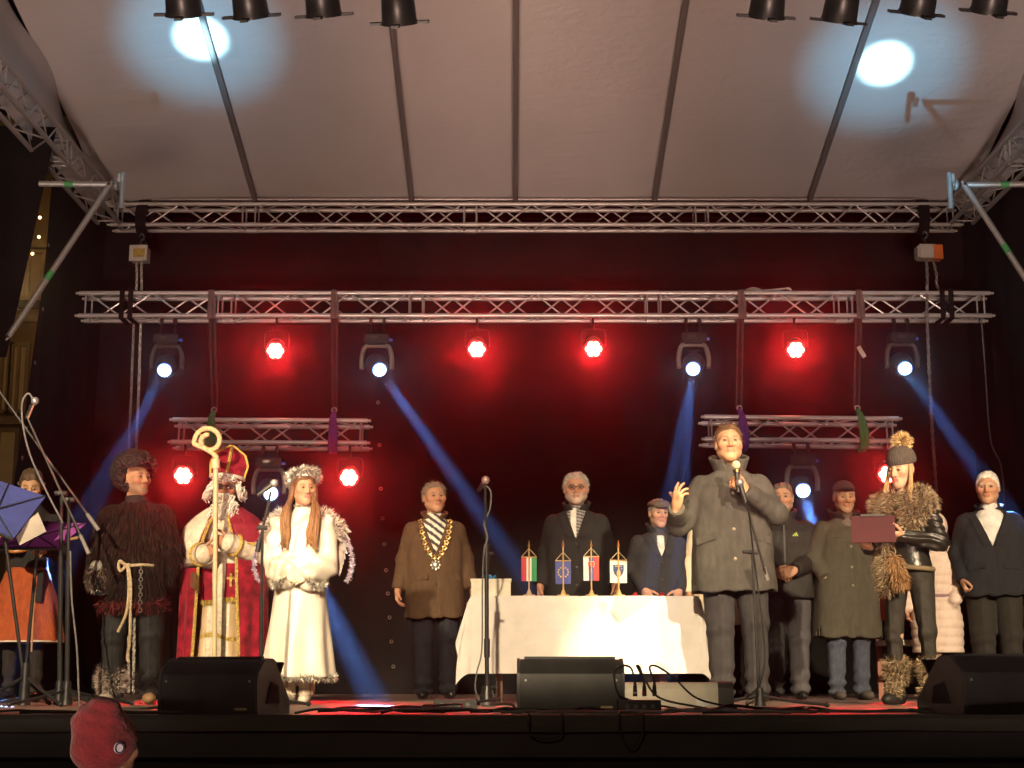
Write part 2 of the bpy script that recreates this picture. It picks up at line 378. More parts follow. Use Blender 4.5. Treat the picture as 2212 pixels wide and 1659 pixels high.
def hoist(u, v, lab, col, R):
    c = at(u, v, hy); t = thing('chain_hoist', lab, 'hoist', tuple(c), 'chain hoists')
    obj('housing', box(c, (.17, .15, .15), R), M('hoist housing ' + col, (.45, .42, .36), .45, .2), t, angle=20)
    obj('bezel', box(c + Vector((0, -.082, 0)) if col == 'plate' else c + Vector((-.09, 0, 0)), (.19, .02, .17) if col == 'plate' else (.03, .12, .12), R), M('hoist bezel', (.6, .56, .5), .4, .4), t)
    if col == 'plate': obj('rating_plate', box(c + Vector((.01, -.096, 0)), (.12, .008, .09), R), M('yellow rating plate', (.40, .28, .05), .5, 0, .5, 40), t)
    else: obj('motor_cover', box(c + Vector((.11, 0, -.005)), (.10, .14, .15), R), M('orange motor cover', (.55, .13, .02), .5), t)
    obj('top_hook', tube([c + Vector((0, 0, .07)), c + Vector((.0, 0, .15)), c + Vector((.03, 0, .19)), c + Vector((0, 0, .23)), c + Vector((-.02, .0, .2))], .012, 8), BLKM, t)
    return c
c1 = hoist(303, 551, 'grey chain hoist with yellow rating plate above the lighting truss', 'plate', Matrix.Rotation(-.06, 3, 'Z'))
c2 = hoist(2000, 546, 'grey chain hoist with orange cover above the lighting truss', 'orange', Matrix.Rotation(.05, 3, 'Z'))
for dx in (0, 1):
    chain('hoist_chain', 'steel load chain running from the yellow-plated hoist into the truss' if dx == 0 else 'thin slack chain bunched beside the yellow-plated hoist',
          [c1 + Vector((.015 - .05 * dx, 0, -.07)), c1 + Vector((.03 - .05 * dx, -.01, -.3)), c1 + Vector((.04 - .07 * dx, 0, -.47))])
yf = hy - .2
chain('hoist_chain', 'heavy steel chain hanging from the truss beside the fur-clad man', [at(304, 700, hy - .25), at(299, 860, yf), at(294, 985, yf), at(291, 1250, yf), (ux(288, yf, ZS), yf, ZS + .03)], .055, .009)
chain('hoist_chain', 'thin hand chain hanging left of the heavy chain by the fur-clad man', [at(289, 700, hy - .25), at(283, 860, yf), at(278, 985, yf), at(277, 1260, yf), (ux(278, yf, ZS), yf, ZS + .03)], .035, .005)
chain('hoist_chain', 'twisted steel chain from the orange-covered hoist down behind the woman presenter', [c2 + Vector((.0, 0, -.07)), at(2003, 600, hy - .05), at(2003, 700, hy - .26), at(2012, 900, yf), at(2024, 1080, yf), at(2040, 1300, yf), (ux(2056, yf, ZS), yf, ZS + .12)], .06, .011)
chain('hoist_chain', 'short slack chain bunched below the orange-covered hoist', [c2 + Vector((.07, 0, -.07)), c2 + Vector((.1, .0, -.25)), c2 + Vector((.09, -.01, -.33)), c2 + Vector((.12, 0, -.42))], .05, .008)
for u, s in ((280, 'left'), (2037, 'right')):
    x = ux(u, YT, zl); t = thing('truss_sling', f'black sling wrapped round the lighting truss at its {s} end', 'sling', (x, YT, zl), 'slings on the long truss')
    for k in (-1, 1):
        obj('strap', join(box((x + k * .045, YT - .155, zl), (.05, .012, .31)), box((x + k * .045, YT, zl - .153), (.05, .31, .012)), box((x + k * .045, YT + .155, zl), (.05, .012, .31))), DRAPE, t)

# ------------------------------------------------------------------ slings holding the short trusses
m_str = M('dusty brown strap', (.065, .052, .05), .85, 0, .3, 8); m_pk = M('faded pink strap', (.20, .14, .14), .8, 0, .3, 8)
m_gs = M('green round sling', (.03, .34, .11), .8, 0, .4, 14, .4, 60, stretch=(6, 6, .6)); m_ps = M('purple round sling', (.16, .06, .36), .8, 0, .4, 14, .4, 60, stretch=(6, 6, .6))
for u, u2, nm, ms, lab in ((462, 459, 'l', m_gs, 'green sling and strap holding the short truss above the bishop'), (725, 720, 'l', m_ps, 'purple sling and strap holding the short truss above the angel'),
                       (1597, 1600, 'r', m_ps, 'purple sling and strap holding the short truss above the speaker'), (1850, 1856, 'r', m_gs, 'green sling and strap holding the short truss beside the woman presenter')):
    zz = ZSM[nm]; Y = YT - .2; x = ux(u, YT, zl); x2 = ux(u2, Y, zz)
    t = thing('truss_strap', lab, 'strap', (x, YT, zl), 'slings under the long truss')
    def wr(a, b): return (x - .035 + .09 * b * (1 - .55 * max(0, .5 - a)) + .012 * math.sin(6 * b), YT - .152 - .006 * math.sin(9 * b), zl + .15 - .31 * a)
    obj('wrap', grid(wr, 6, 6), m_pk, t)
    obj('webbing', join(*[box(((x + x2) / 2 + k * .012, YT - .1, (zl - .13 + zz + .28) / 2), (.045, .014, abs(zl - .13 - zz - .28)), Matrix.Rotation(math.atan2(x - x2, 1.2) + k * .008, 3, 'Y')) for k in (-1, 1)]), m_str, t)
    obj('shackle', torus((x2, Y + .03, zz + .26), .025, .008, (0, 1, 0)), STEEL, t)
    def sl(k):
        w0 = .03 + .035 * k
        return tube([(x2, Y + .02, zz + .24), (x2 + .6 * w0 - .03, Y - .10, zz + .14), (x2 + w0 - .04, Y - .16, zz - .02), (x2 + w0 - .045, Y - .15, zz - .15), (x2 + w0 - .05, Y - .05, zz - .19)], .022, 8)
    obj('round_sling', join(sl(0), sl(.5), sl(1), sl(1.5)), ms, t)
pt = at(1861, 760, YT - .2)
one('paper_tag', box(pt, (.045, .006, .13), Matrix.Rotation(-.5, 3, 'Y')), M('white card', (.7, .68, .62), .7), 'white paper tag dangling from the strap above the green sling', 'tag', tuple(pt), smooth=False)
one('cable_coil', join(*[tube([at(1590 + 3 * k, 640, YT), at(1625, 622 + 3 * k, YT - .05 * k), at(1665, 632 - 2 * k, YT), at(1705, 622 + k, YT), at(1712 - 2 * k, 650, YT)], .008) for k in range(4)]), M('white cable', (.6, .58, .52), .5),
    'pale cables coiled on top of the lighting truss', 'cable', tuple(at(1650, 632, YT)))
one('hanging_cable', tube([at(2120, 690, YT - .1), at(2128, 800, YT), at(2140, 950, YT), at(2165, 1020, YT + .1), at(2172, 1200, YT + .2), (ux(2176, YT, ZS), YT + .2, ZS + .02)], .008), RUBBERG,
    'thin dark cable dropping from the right end of the lighting truss', 'cable', tuple(at(2120, 690, YT - .1)))

# ------------------------------------------------------------------ scaffold braces with green tape
def brace_set(s, lab, P0, P1, P2, P3):
    t = thing('scaffold_brace', lab, 'scaffold brace', tuple(P1), 'scaffold braces')
    a = rod('ledger', P0, P1, .0242, STEEL, t, 14); b = rod('diagonal', P2, P3, .0242, STEEL, t, 14)
    m = P0.lerp(P1, .42); e = (P1 - P0).normalized(); obj('tape', cyl(m - e * .035, m + e * .035, .0262, n=14), GREEN_TAPE, t)
    m = P2.lerp(P3, .61 if s < 0 else .45); e = (P3 - P2).normalized(); obj('tape', cyl(m - e * .04, m + e * .04, .0262, n=14), GREEN_TAPE, t)
    for p, q in ((P2, P3), (P3, P2)):
        e = (q - p).normalized(); R = e.to_track_quat('Z', 'Y').to_matrix()
        obj('flattened_end', box(p + e * .04, (.045, .016, .14), R), STEEL, t); obj('bolt', cyl(p + Vector((0, -.03, 0)) + e * .0, p + Vector((0, .03, 0)), .013, n=6), BLKM, t)
    c = P1 + Vector((-s * .05, 0, 0))
    obj('coupler', join(torus(c, .034, .014, (1, 0, 0), 14, 6), box(c + Vector((-s * .03, -.02, .045)), (.02, .05, .07)), cyl(c + Vector((-s * .05, -.03, .05)), c + Vector((-s * .05, .03, .05)), .01, n=6)), STEEL, t)
    obj('spigot', cyl(c + Vector((-s * .05, 0, .1)), c + Vector((-s * .05, 0, -.2)), .021, n=12), M('zinc spigot', (.55, .62, .64), .35, .8), t)
YS = 11.9
brace_set(-1, 'galvanised scaffold brace with green tape at upper left', at(85, 397, YS), at(238, 399, YS), at(237, 399, YS - .03), at(18, 728, YS - .35))
brace_set(1, 'galvanised scaffold brace with green tape at upper right', at(2235, 398, YS), at(2078, 399, YS), at(2083, 399, YS - .03), at(2290, 716, YS - .35))

# ------------------------------------------------------------------ house glimpsed between the curtains at far left
Yh = 27.0
hs = thing('house', 'ochre townhouse lit by fairy lights, glimpsed between the curtains at far left', 'house', (at(40, 900, Yh).x, Yh, 0))
m_wall = M('ochre render', (.42, .27, .12), .85, 0, .3, 1.2, .2, 20); m_trim = M('pale trim', (.5, .36, .2), .7); m_gl = M('lit pane', (.25, .16, .07), .3, 0, .3, 3, emit=(1, .5, .15), strength=.05)
hx0, hx1 = at(-140, 900, Yh).x, at(118, 900, Yh).x; hh = at(40, 250, Yh).z
obj('wall', box(((hx0 + hx1) / 2, Yh + .2, hh / 2), (hx1 - hx0, .4, hh)), m_wall, hs)
for v in (530, 660, 690, 910): obj('cornice', box(((hx0 + hx1) / 2, Yh - .06, at(0, v, Yh).z), (hx1 - hx0 + .1, .12, .14)), m_trim if v != 660 else M('dark beam', (.03, .02, .015)), hs)
for (u0, u1, v0, v1) in ((35, 92, 545, 650), (-10, 20, 745, 890), (25, 55, 745, 890), (-40, 30, 930, 1100)):
    a, b = at(u0, v0, Yh), at(u1, v1, Yh); cx, cz = (a.x + b.x) / 2, (a.z + b.z) / 2; W, H = b.x - a.x, a.z - b.z
    f = obj('window', join(box((cx, Yh - .04, a.z), (W + .08, .08, .07)), box((cx, Yh - .04, b.z), (W + .08, .08, .07)), box((a.x, Yh - .041, cz), (.07, .08, H)), box((b.x, Yh - .041, cz), (.07, .08, H)), box((cx, Yh - .039, cz), (.05, .07, H))), m_trim, hs)
    obj('pane', box((cx, Yh - .01, cz), (W, .01, H)), m_gl, f)
for k, (u, v) in enumerate(((68, 455), (66, 492), (84, 512), (70, 548), (86, 470), (62, 520))):
    o = one('fairy_light', sphere(at(u, v, Yh - .6), .028, 8, 6), M('fairy bulb', (1, .7, .3), emit=(1, .62, .22), strength=9), ['topmost warm fairy light before the townhouse', 'warm fairy light second from the top, inner string', 'warm fairy light low on the outer string', 'lowest warm fairy light before the townhouse', 'highest warm fairy light of the outer string', 'warm fairy light low on the inner string'][k], 'light', tuple(at(u, v, Yh - .6)), 'fairy lights by the townhouse')
lamp('street_lamp_glow', at(30, 620, Yh - 2.5), None, 16, (1, .62, .25), None, radius=.15)
# ================================================================== LIGHTING FIXTURES
BLUE = (.13, .34, 1.0)
m_lens = M('white-blue beam lens', (1, 1, 1), .2, emit=(.55, .78, 1.0), strength=16)
m_halo = M('beam lens rim', (.05, .06, .1), .15, emit=(.12, .3, 1.0), strength=1.5)
def moving_head(u, v, Y, tgt, label, zchord, yokemat, energy=340000, size=1.7, split=0):
    Lp = at(u, v, Y); d = (Vector(tgt) - Lp).normalized(); P = Lp - d * .15
    t = thing('moving_head', label, 'stage light', (P.x, P.y, zchord), 'moving-head beam lights')
    yt = P.z + .20
    # base with two clamps
    bz = yt + .075
    obj('base', join(box((P.x, P.y, bz), (.26, .2, .09)), box((P.x, P.y, bz - .05), (.18, .16, .03)), box((P.x, P.y - .104, bz), (.12, .01, .05))), BLK, t, angle=20)
    obj('display', box((P.x - .02, P.y - .111, bz + .005), (.07, .006, .03)), M('dim display glass', (.10, .11, .08), .2), t)
    obj('connector', box((P.x + .14, P.y - .05, bz - .01), (.05, .03, .025)), M('blue power plug', (.05, .10, .5), .5, emit=(.1, .2, 1), strength=.15), t)
    for k in (-1, 1):
        x = P.x + k * .07
        obj('clamp', join(cyl((x, P.y, bz + .04), (x, P.y, zchord - .03), .014, n=8), torus((x, P.y, zchord), .034, .012, (1, 0, 0), 14, 6), box((x, P.y - .03, zchord - .045), (.03, .03, .05))), BLKM, t)
    # yoke: upside-down U of rounded section
    W = .155; pts = [(P.x - W, P.y, P.z - .035), (P.x - W, P.y, P.z + .09), (P.x - W * .82, P.y, yt - .01), (P.x - W * .5, P.y, yt + .012), (P.x + W * .5, P.y, yt + .012), (P.x + W * .82, P.y, yt - .01), (P.x + W, P.y, P.z + .09), (P.x + W, P.y, P.z - .035)]
    V, F = tube(pts, .026, 8, 4); V = np.array(V); V[:, 1] = (V[:, 1] - P.y) * 1.9 + P.y
    obj('yoke', (V, F), yokemat, t)
    # barrel
    prof = [(-.13, .06), (-.12, .10), (-.04, .118), (.06, .112), (.11, .095), (.145, .072)]; x, y, z = frame_of(d); n = 18; V = []
    for s, r in prof:
        for i in range(n):
            a = 2 * math.pi * i / n; V.append(np.array(P) + np.array(d) * s + (x * math.cos(a) + y * math.sin(a)) * r)
    F = [(j*n+i, j*n+(i+1) % n, (j+1)*n+(i+1) % n, (j+1)*n+i) for j in range(len(prof)-1) for i in range(n)] + [tuple(range(n-1, -1, -1)), tuple(range((len(prof)-1)*n, len(prof)*n))]
    h = obj('head', (np.array(V), F), BLK, t)
    obj('lens_ring', cyl(Lp - d * .012, Lp + d * .004, .077, .075, 20), m_halo, h)
    obj('lens', sphere(Lp + d * .004, (.066, .066, .018), 20, 8, np.stack([x, y, z]).T), m_lens, h)
    offs = [Vector((0, 0, 0))] if not split else [Vector(x) * split, Vector(x) * -split]
    for o_ in offs:
        lamp('beam', Lp + d * .04 + o_ * .03, Vector(tgt) + o_, energy / len(offs), BLUE, size * (1 if not split else .72), .25, .045, t)
    return t
F_ = lambda u, v: (lambda Y: at(u, v, Y))((CAMZ - ZS) / (-((ST + (829.5 - v) / FPX * CT) / (CT - (829.5 - v) / FPX * ST))))
zb1 = zl - .12
YM = YT - .12
moving_head(355, 800, YM, F_(-40, 1526), 'moving-head beam light above the fur-clad man, aimed down left', zb1, GREYP, split=.1)
moving_head(820, 799, YM, F_(1330, 1526), 'moving-head beam light between two red lamps, aimed down right past the mayor', zb1, M('pale yoke plastic', (.34, .33, .28), .45))
moving_head(1497, 797, YM, F_(1395, 1526), 'moving-head beam light left of the speaker, aimed nearly straight down', zb1, M('pale yoke plastic'), split=.12)
moving_head(1955, 796, YM, F_(2480, 1528), 'moving-head beam light at the right end of the long truss, aimed down right', zb1, GREYP, split=.08)
YM2 = YT - .34
moving_head(585, 1066, YM2, F_(815, 1524), 'moving-head beam light under the short truss beside the angel', ZSM['l'] - .12, M('pale yoke plastic'), energy=290000)
moving_head(1735, 1060, YM2, F_(1872, 1524), 'moving-head beam light under the short truss behind the speaker', ZSM['r'] - .12, M('pale yoke plastic'), energy=290000)

RED = (1.0, .012, .02)
m_rl = M('red LED emitter', (1, .2, .2), .3, emit=(1.0, .20, .12), strength=26)
m_rr = M('red-lit lens face', (.3, .01, .01), .3, emit=(1.0, .015, .02), strength=4)
def led_par(u, v, Y, label, zchord, tgt, energy=420):
    Lp = at(u, v, Y); d = (Vector(tgt) - Lp).normalized(); t = thing('led_par', label, 'stage light', (Lp.x, Lp.y + .08, zchord), 'red LED lamps')
    x, y, z = frame_of(d); P = Lp - d * .07
    obj('can', join(cyl(Lp - d * .14, Lp - d * .01, .085, .105, 20), cyl(Lp - d * .012, Lp + d * .002, .112, .112, 20)), BLK, t)
    c = [(P.x - .125, P.y, P.z), (P.x - .125, P.y, P.z + .13), (P.x - .09, P.y, P.z + .17), (P.x + .09, P.y, P.z + .17), (P.x + .125, P.y, P.z + .13), (P.x + .125, P.y, P.z)]
    obj('bracket', tube(c, .012, 6, 3), BLKM, t)
    obj('clamp', join(cyl((P.x, P.y, P.z + .17), (P.x, P.y, zchord - .03), .013, n=8), torus((P.x, P.y, zchord), .034, .012, (1, 0, 0), 14, 6)), BLKM, t)
    f = obj('lens_face', cyl(Lp + d * .001, Lp + d * .005, .098, .098, 20), m_rr, t)
    for k in range(7):
        a = 2 * math.pi * k / 6; q = Lp + d * .008 + (Vector(x) * math.cos(a) + Vector(y) * math.sin(a)) * (0 if k == 6 else .052)
        obj('emitter', sphere(q, .036, 10, 6), m_rl, f)
    lamp('red_beam', Lp + d * .03, tgt, energy, RED, 26, .7, .05, t)
    lamp('red_spill', Lp + d * .035, (0, 0, CAMZ), energy * .066, RED, 56, .6, .05, t)
    return t
for u, v, lab in ((595, 757, 'red LED lamp on the long truss above the bishop'), (1030, 754, 'red LED lamp on the long truss above the standing microphone'),
                  (1282, 753, 'red LED lamp on the long truss above the table flags'), (1719, 755, 'red LED lamp on the long truss right of the speaker')):
    p = at(u, v, YM); led_par(u, v, YM, lab, zb1, (p.x * .85, 10.4, ZS + .0), 2700)
for u, v, nm, lab in ((396, 1027, 'l', 'red LED lamp under the short truss between fur-clad man and bishop'), (754, 1031, 'l', 'red LED lamp under the short truss right of the angel'),
                      (1917, 1024, 'r', 'red LED lamp under the short truss beside the presenter\'s face')):
    p = at(u, v, YM2); led_par(u, v, YM2, lab, ZSM[nm] - .12, (p.x * .9, 10.2, ZS + .0), 1900)

# black cans on the front truss, mouths towards the stage
zf = zc - .12
def par_can(u, v, label, aim, lit=None, tilt=0):
    Y = 9.9; p = at(u, v, Y); tgt = Vector(aim); P = Vector((p.x, Y, p.z + .03)); d = (tgt - P).normalized(); x, y, z = frame_of(d)
    t = thing('par_can', label, 'stage light', (P.x, Y, zf), 'black lamp cans on the front truss')
    back = P - d * .36; m = BLKM
    prof = [(-.40, .05), (-.37, .085), (-.30, .098), (-.22, .118), (-.21, .112), (-.02, .122), (0, .132), (.008, .132)]; n = 22; V = []
    for s, r in prof:
        for i in range(n):
            a = 2*math.pi*i/n; V.append(np.array(P) + np.array(d)*s + (x*math.cos(a) + y*math.sin(a))*r)
    for r, s in ((.115, .008), (.11, -.1)):
        for i in range(n):
            a = 2*math.pi*i/n; V.append(np.array(P) + np.array(d)*s + (x*math.cos(a) + y*math.sin(a))*r)
    k = len(prof) + 2
    F = [(j*n+i, j*n+(i+1) % n, (j+1)*n+(i+1) % n, (j+1)*n+i) for j in range(k-1) for i in range(n)] + [tuple(range(n-1, -1, -1))]
    obj('can', (np.array(V), F), m, t)
    obj('reflector', cyl(P - d*.11, P - d*.1, .11, .11, n), M('lamp reflector', (.5, .45, .35), .2, .9), t)
    for q in range(4):
        a = math.pi/2*q; e = Vector(x*math.cos(a) + y*math.sin(a)); R = Matrix((e, d.cross(e), d)).transposed()
        obj('clip', box(P + e*.162, (.085, .05, .018), R), m, t)
    obj('bracket', tube([P - d*.18 + Vector((-.135, 0, 0)), P - d*.18 + Vector((-.135, 0, .2)), P - d*.18 + Vector((-.08, 0, .26)), P - d*.18 + Vector((.08, 0, .26)), P - d*.18 + Vector((.135, 0, .2)), P - d*.18 + Vector((.135, 0, 0))], .012, 6, 3), m, t)
    obj('clamp', cyl(P - d*.18 + Vector((0, 0, .26)), (P.x - d.x*.18, Y, zf + .02), .014, n=8), m, t)
    if lit: lamp('lamp_glow', P - d*.02, tgt, lit[0], WARM, lit[1], lit[2], .07, t)
for k, (u, v, aim, lit) in enumerate(((397, 40, (-2.2, 12.6, ZS + .6), None), (543, 44, (-1.4, 12.6, ZS + .5), None), (700, 42, (-.9, 12.4, ZS + .3), None), (863, 58, (-.5, 12.4, ZS + .6), None),
                                      (1655, 45, (1.4, 12.4, ZS + .6), None), (1812, 55, (1.7, 12.2, ZS + .5), None), (1980, 38, (2.2, 12.6, ZS + .5), None), (2135, 34, (2.8, 12.8, ZS + .5), None))):
    par_can(u, v, ['leftmost black lamp can, in front of the left light pool', 'second black lamp can from the left on the front truss', 'third black lamp can from the left on the front truss', 'fourth black lamp can from the left, lowest of its four',
                   'first black lamp can of the right-hand four on the front truss', 'second black lamp can of the right-hand four, lowest of them', 'third black lamp can of the right-hand four, above the light pool', 'rightmost black lamp can on the front truss'][k], aim, lit)
# two heads standing in the pit before the stage, out of the picture, throw the pools on the canopy
def roof_hit(u, v):
    lo, hi = 10.5, 16.6
    for _ in range(40):
        mid = (lo + hi) / 2
        if at(u, v, mid).z > roofz(mid): hi = mid
        else: lo = mid
    return at(u, v, lo)
h1, h2 = roof_hit(432, 85), roof_hit(1912, 140)
for h, x in ((h1, -1.9), (h2, 2.2)):
    lamp('canopy_pool_lamp', (x, 4.4, CAMZ - .7), h, 120000, (.40, .80, 1.0), 2.9, 1.0, .04)
    lamp('canopy_pool_lamp', (x, 4.4, CAMZ - .7), h, 6500, (.20, .66, 1.0), 9.5, 1.0, .04)
    lamp('canopy_pool_lamp', (x, 4.4, CAMZ - .7), h, 450, (.35, .70, 1.0), 20, 1.0, .04)
# narrow warm lamps on the roof's front bar, out of the picture
lamp('bar_spot_lamp', (-1.5, 5.6, ZS + 4.6), (-1.46, 10.2, ZS + 1.02), 2500, (1, .74, .36), 5.2, .8, .05)
lamp('bar_spot_lamp', (3.0, 6.6, ZS + 4.9), (.82, 10.85, ZS + .50), 4600, (1, .78, .42), 7.2, .8, .05)
lamp('bar_spot_lamp', (2.0, 5.6, ZS + 4.6), (1.62, 10.4, ZS + 1.65), 1200, WARM, 6, .9, .05)
lamp('bar_spot_lamp', (3.6, 5.6, ZS + 4.6), (2.65, 10.1, ZS + 1.65), 1200, WARM, 6, .9, .05)
# ================================================================== PEOPLE: smooth fields turned into meshes
def surfnet(f, lo, hi, h, polish=True):
    lo = np.asarray(lo, float); n = np.ceil((np.asarray(hi, float) - lo) / h).astype(int) + 1
    ax = [lo[k] + h * np.arange(n[k]) for k in range(3)]
    G = np.stack(np.meshgrid(*ax, indexing='ij'), -1).reshape(-1, 3)
    nb = -(-n // 4); cb = [lo[k] + h * (1.5 + 4 * np.arange(nb[k])) for k in range(3)]      # coarse pass: only blocks near the surface are refined
    Cd = f(np.stack(np.meshgrid(*cb, indexing='ij'), -1).reshape(-1, 3)).reshape(nb)
    up = np.repeat(np.repeat(np.repeat(Cd, 4, 0), 4, 1), 4, 2)[:n[0], :n[1], :n[2]].ravel(); near = np.abs(up) < 6.2 * h
    D = up.copy(); D[near] = f(G[near]); D = D.reshape(n)
    I = D < 0; s = I[:-1, :-1, :-1].astype(np.int8); offs = [(a, b, c) for a in (0, 1) for b in (0, 1) for c in (0, 1)]
    cnt = sum(I[a:n[0]-1+a, b:n[1]-1+b, c:n[2]-1+c].astype(np.int8) for a, b, c in offs)
    act = (cnt > 0) & (cnt < 8); ids = -np.ones(act.shape, int); cells = np.argwhere(act); ids[act] = np.arange(len(cells))
    acc = np.zeros((len(cells), 3)); num = np.zeros(len(cells)); ci, cj, ck = cells.T
    for a, b in [(p, q) for i, p in enumerate(offs) for q in offs[i+1:] if sum(abs(np.array(p) - np.array(q))) == 1]:
        da = D[ci+a[0], cj+a[1], ck+a[2]]; db = D[ci+b[0], cj+b[1], ck+b[2]]; cr = (da < 0) != (db < 0)
        t = np.where(cr, da / np.where(cr, da - db, 1), 0)[:, None]
        acc += cr[:, None] * (np.array(a) + t * (np.array(b) - np.array(a))); num += cr
    V = lo + h * (cells + acc / np.maximum(num, 1)[:, None])
    F = []
    for k in range(3):
        u, v = [(1, 2), (2, 0), (0, 1)][k]
        A = np.take(I, range(n[k]-1), k); B = np.take(I, range(1, n[k]), k)
        for sgn, m in ((1, A & ~B), (0, ~A & B)):
            e = np.argwhere(m); e = e[(e[:, u] > 0) & (e[:, v] > 0) & (e[:, u] < n[u]-1) & (e[:, v] < n[v]-1)]
            if not len(e): continue
            q = []
            for du, dv in ((1, 1), (0, 1), (0, 0), (1, 0)):
                c = e.copy(); c[:, u] -= du; c[:, v] -= dv; q.append(ids[c[:, 0], c[:, 1], c[:, 2]])
            q = np.stack(q, 1); F.append(q if sgn else q[:, ::-1])
    F = np.concatenate(F); F = F[(F >= 0).all(1)]
    if polish:
        e = h * .3; d = f(V); g = np.stack([f(V + np.eye(3)[k] * e) - d for k in range(3)], 1) / e
        st = d / np.maximum((g * g).sum(1), .25); V = V - g * np.clip(st, -h*.5, h*.5)[:, None]
    return V, F
def cap(a, b, ra, rb=None):
    a = np.asarray(a, float); b = np.asarray(b, float); rb = ra if rb is None else rb; ab = b - a; L2 = ab @ ab + 1e-12
    def f(P):
        q = P - a; t = np.clip(q @ ab / L2, 0, 1); q -= t[:, None] * ab; return np.sqrt(np.einsum('ij,ij->i', q, q)) - (ra + (rb - ra) * t)
    return f
def ell(c, r, R=None):
    c = np.asarray(c, float); r = np.asarray(r, float)
    def f(P):
        q = P - c
        if R is not None: q = q @ np.asarray(R)
        q = q / r; k0 = np.sqrt(np.einsum('ij,ij->i', q, q)); q = q / r; k1 = np.sqrt(np.einsum('ij,ij->i', q, q)); return k0 * (k0 - 1) / np.maximum(k1, 1e-6)
    return f
def loft(keys, n=2.3, folds=None, caps=True):
    """keys: rows (z, cx, cy, rx, ry)"""
    K = np.array(sorted(keys), float)
    def f(P):
        z = P[:, 2]; cx, cy, rx, ry = [np.interp(z, K[:, 0], K[:, k]) for k in (1, 2, 3, 4)]
        x, y = P[:, 0] - cx, P[:, 1] - cy
        if folds is not None:
            a = np.arctan2(y / ry, x / rx); s = 1 + folds(a, z); rx = rx * s; ry = ry * s
        m = (np.abs(x / rx)**n + np.abs(y / ry)**n)**(1/n); d = (m - 1) * np.minimum(rx, ry)
        return np.maximum(d, np.maximum(K[0, 0] - z, z - K[-1, 0])) if caps else d
    return f
def smin(a, b, k):
    if k <= 0: return np.minimum(a, b)
    h = np.maximum(k - np.abs(a - b), 0) / k; return np.minimum(a, b) - h*h*k/4
def U(k, *fs):
    def f(P):
        d = fs[0](P)
        for g in fs[1:]: d = smin(d, g(P), k)
        return d
    return f
def sub(f, g, k=0): return lambda P: -smin(-f(P), g(P), k)
def inter(f, g): return lambda P: np.maximum(f(P), g(P))
def disp(f, g): return lambda P: f(P) + g(P)
def pn(P, s, seed=0):
    """cheap smooth noise"""
    x, y, z = (P * s).T
    return (np.sin(x*1.3 + 1.7*np.sin(y*.9+seed) + seed) + np.sin(y*1.5 + 1.6*np.sin(z*1.1+seed*2) + 2) + np.sin(z*1.2 + 1.8*np.sin(x*.8+seed*3) + 4)) / 3
def sm(a, b, x): t = np.clip((x - a) / (b - a), 0, 1); return t*t*(3 - 2*t)

MSKIN = M('skin', vc=True, rough=.55, noise=.07, nscale=30, spec=.35); MHAIR = M('hair', vc=True, rough=.6, noise=.3, nscale=60, spec=.35)
MFUR = M('fur', vc=True, rough=.75, noise=.2, nscale=30, spec=.3); MEYE = M('eye', vc=True, rough=.15, noise=0)
MCLOTH = M('dyed cloth', vc=True, rough=.85, noise=.18, nscale=22, bump=.12, bscale=160, spec=.25)
def wool(name, col, noise=.16, rough=.92, bump=.32, bscale=17, nscale=18, sheen=0, spec=.25): return M(name, col, rough, 0, noise, nscale, bump, bscale, sheen=sheen, spec=spec, stretch=(1.7, 1.7, .75))

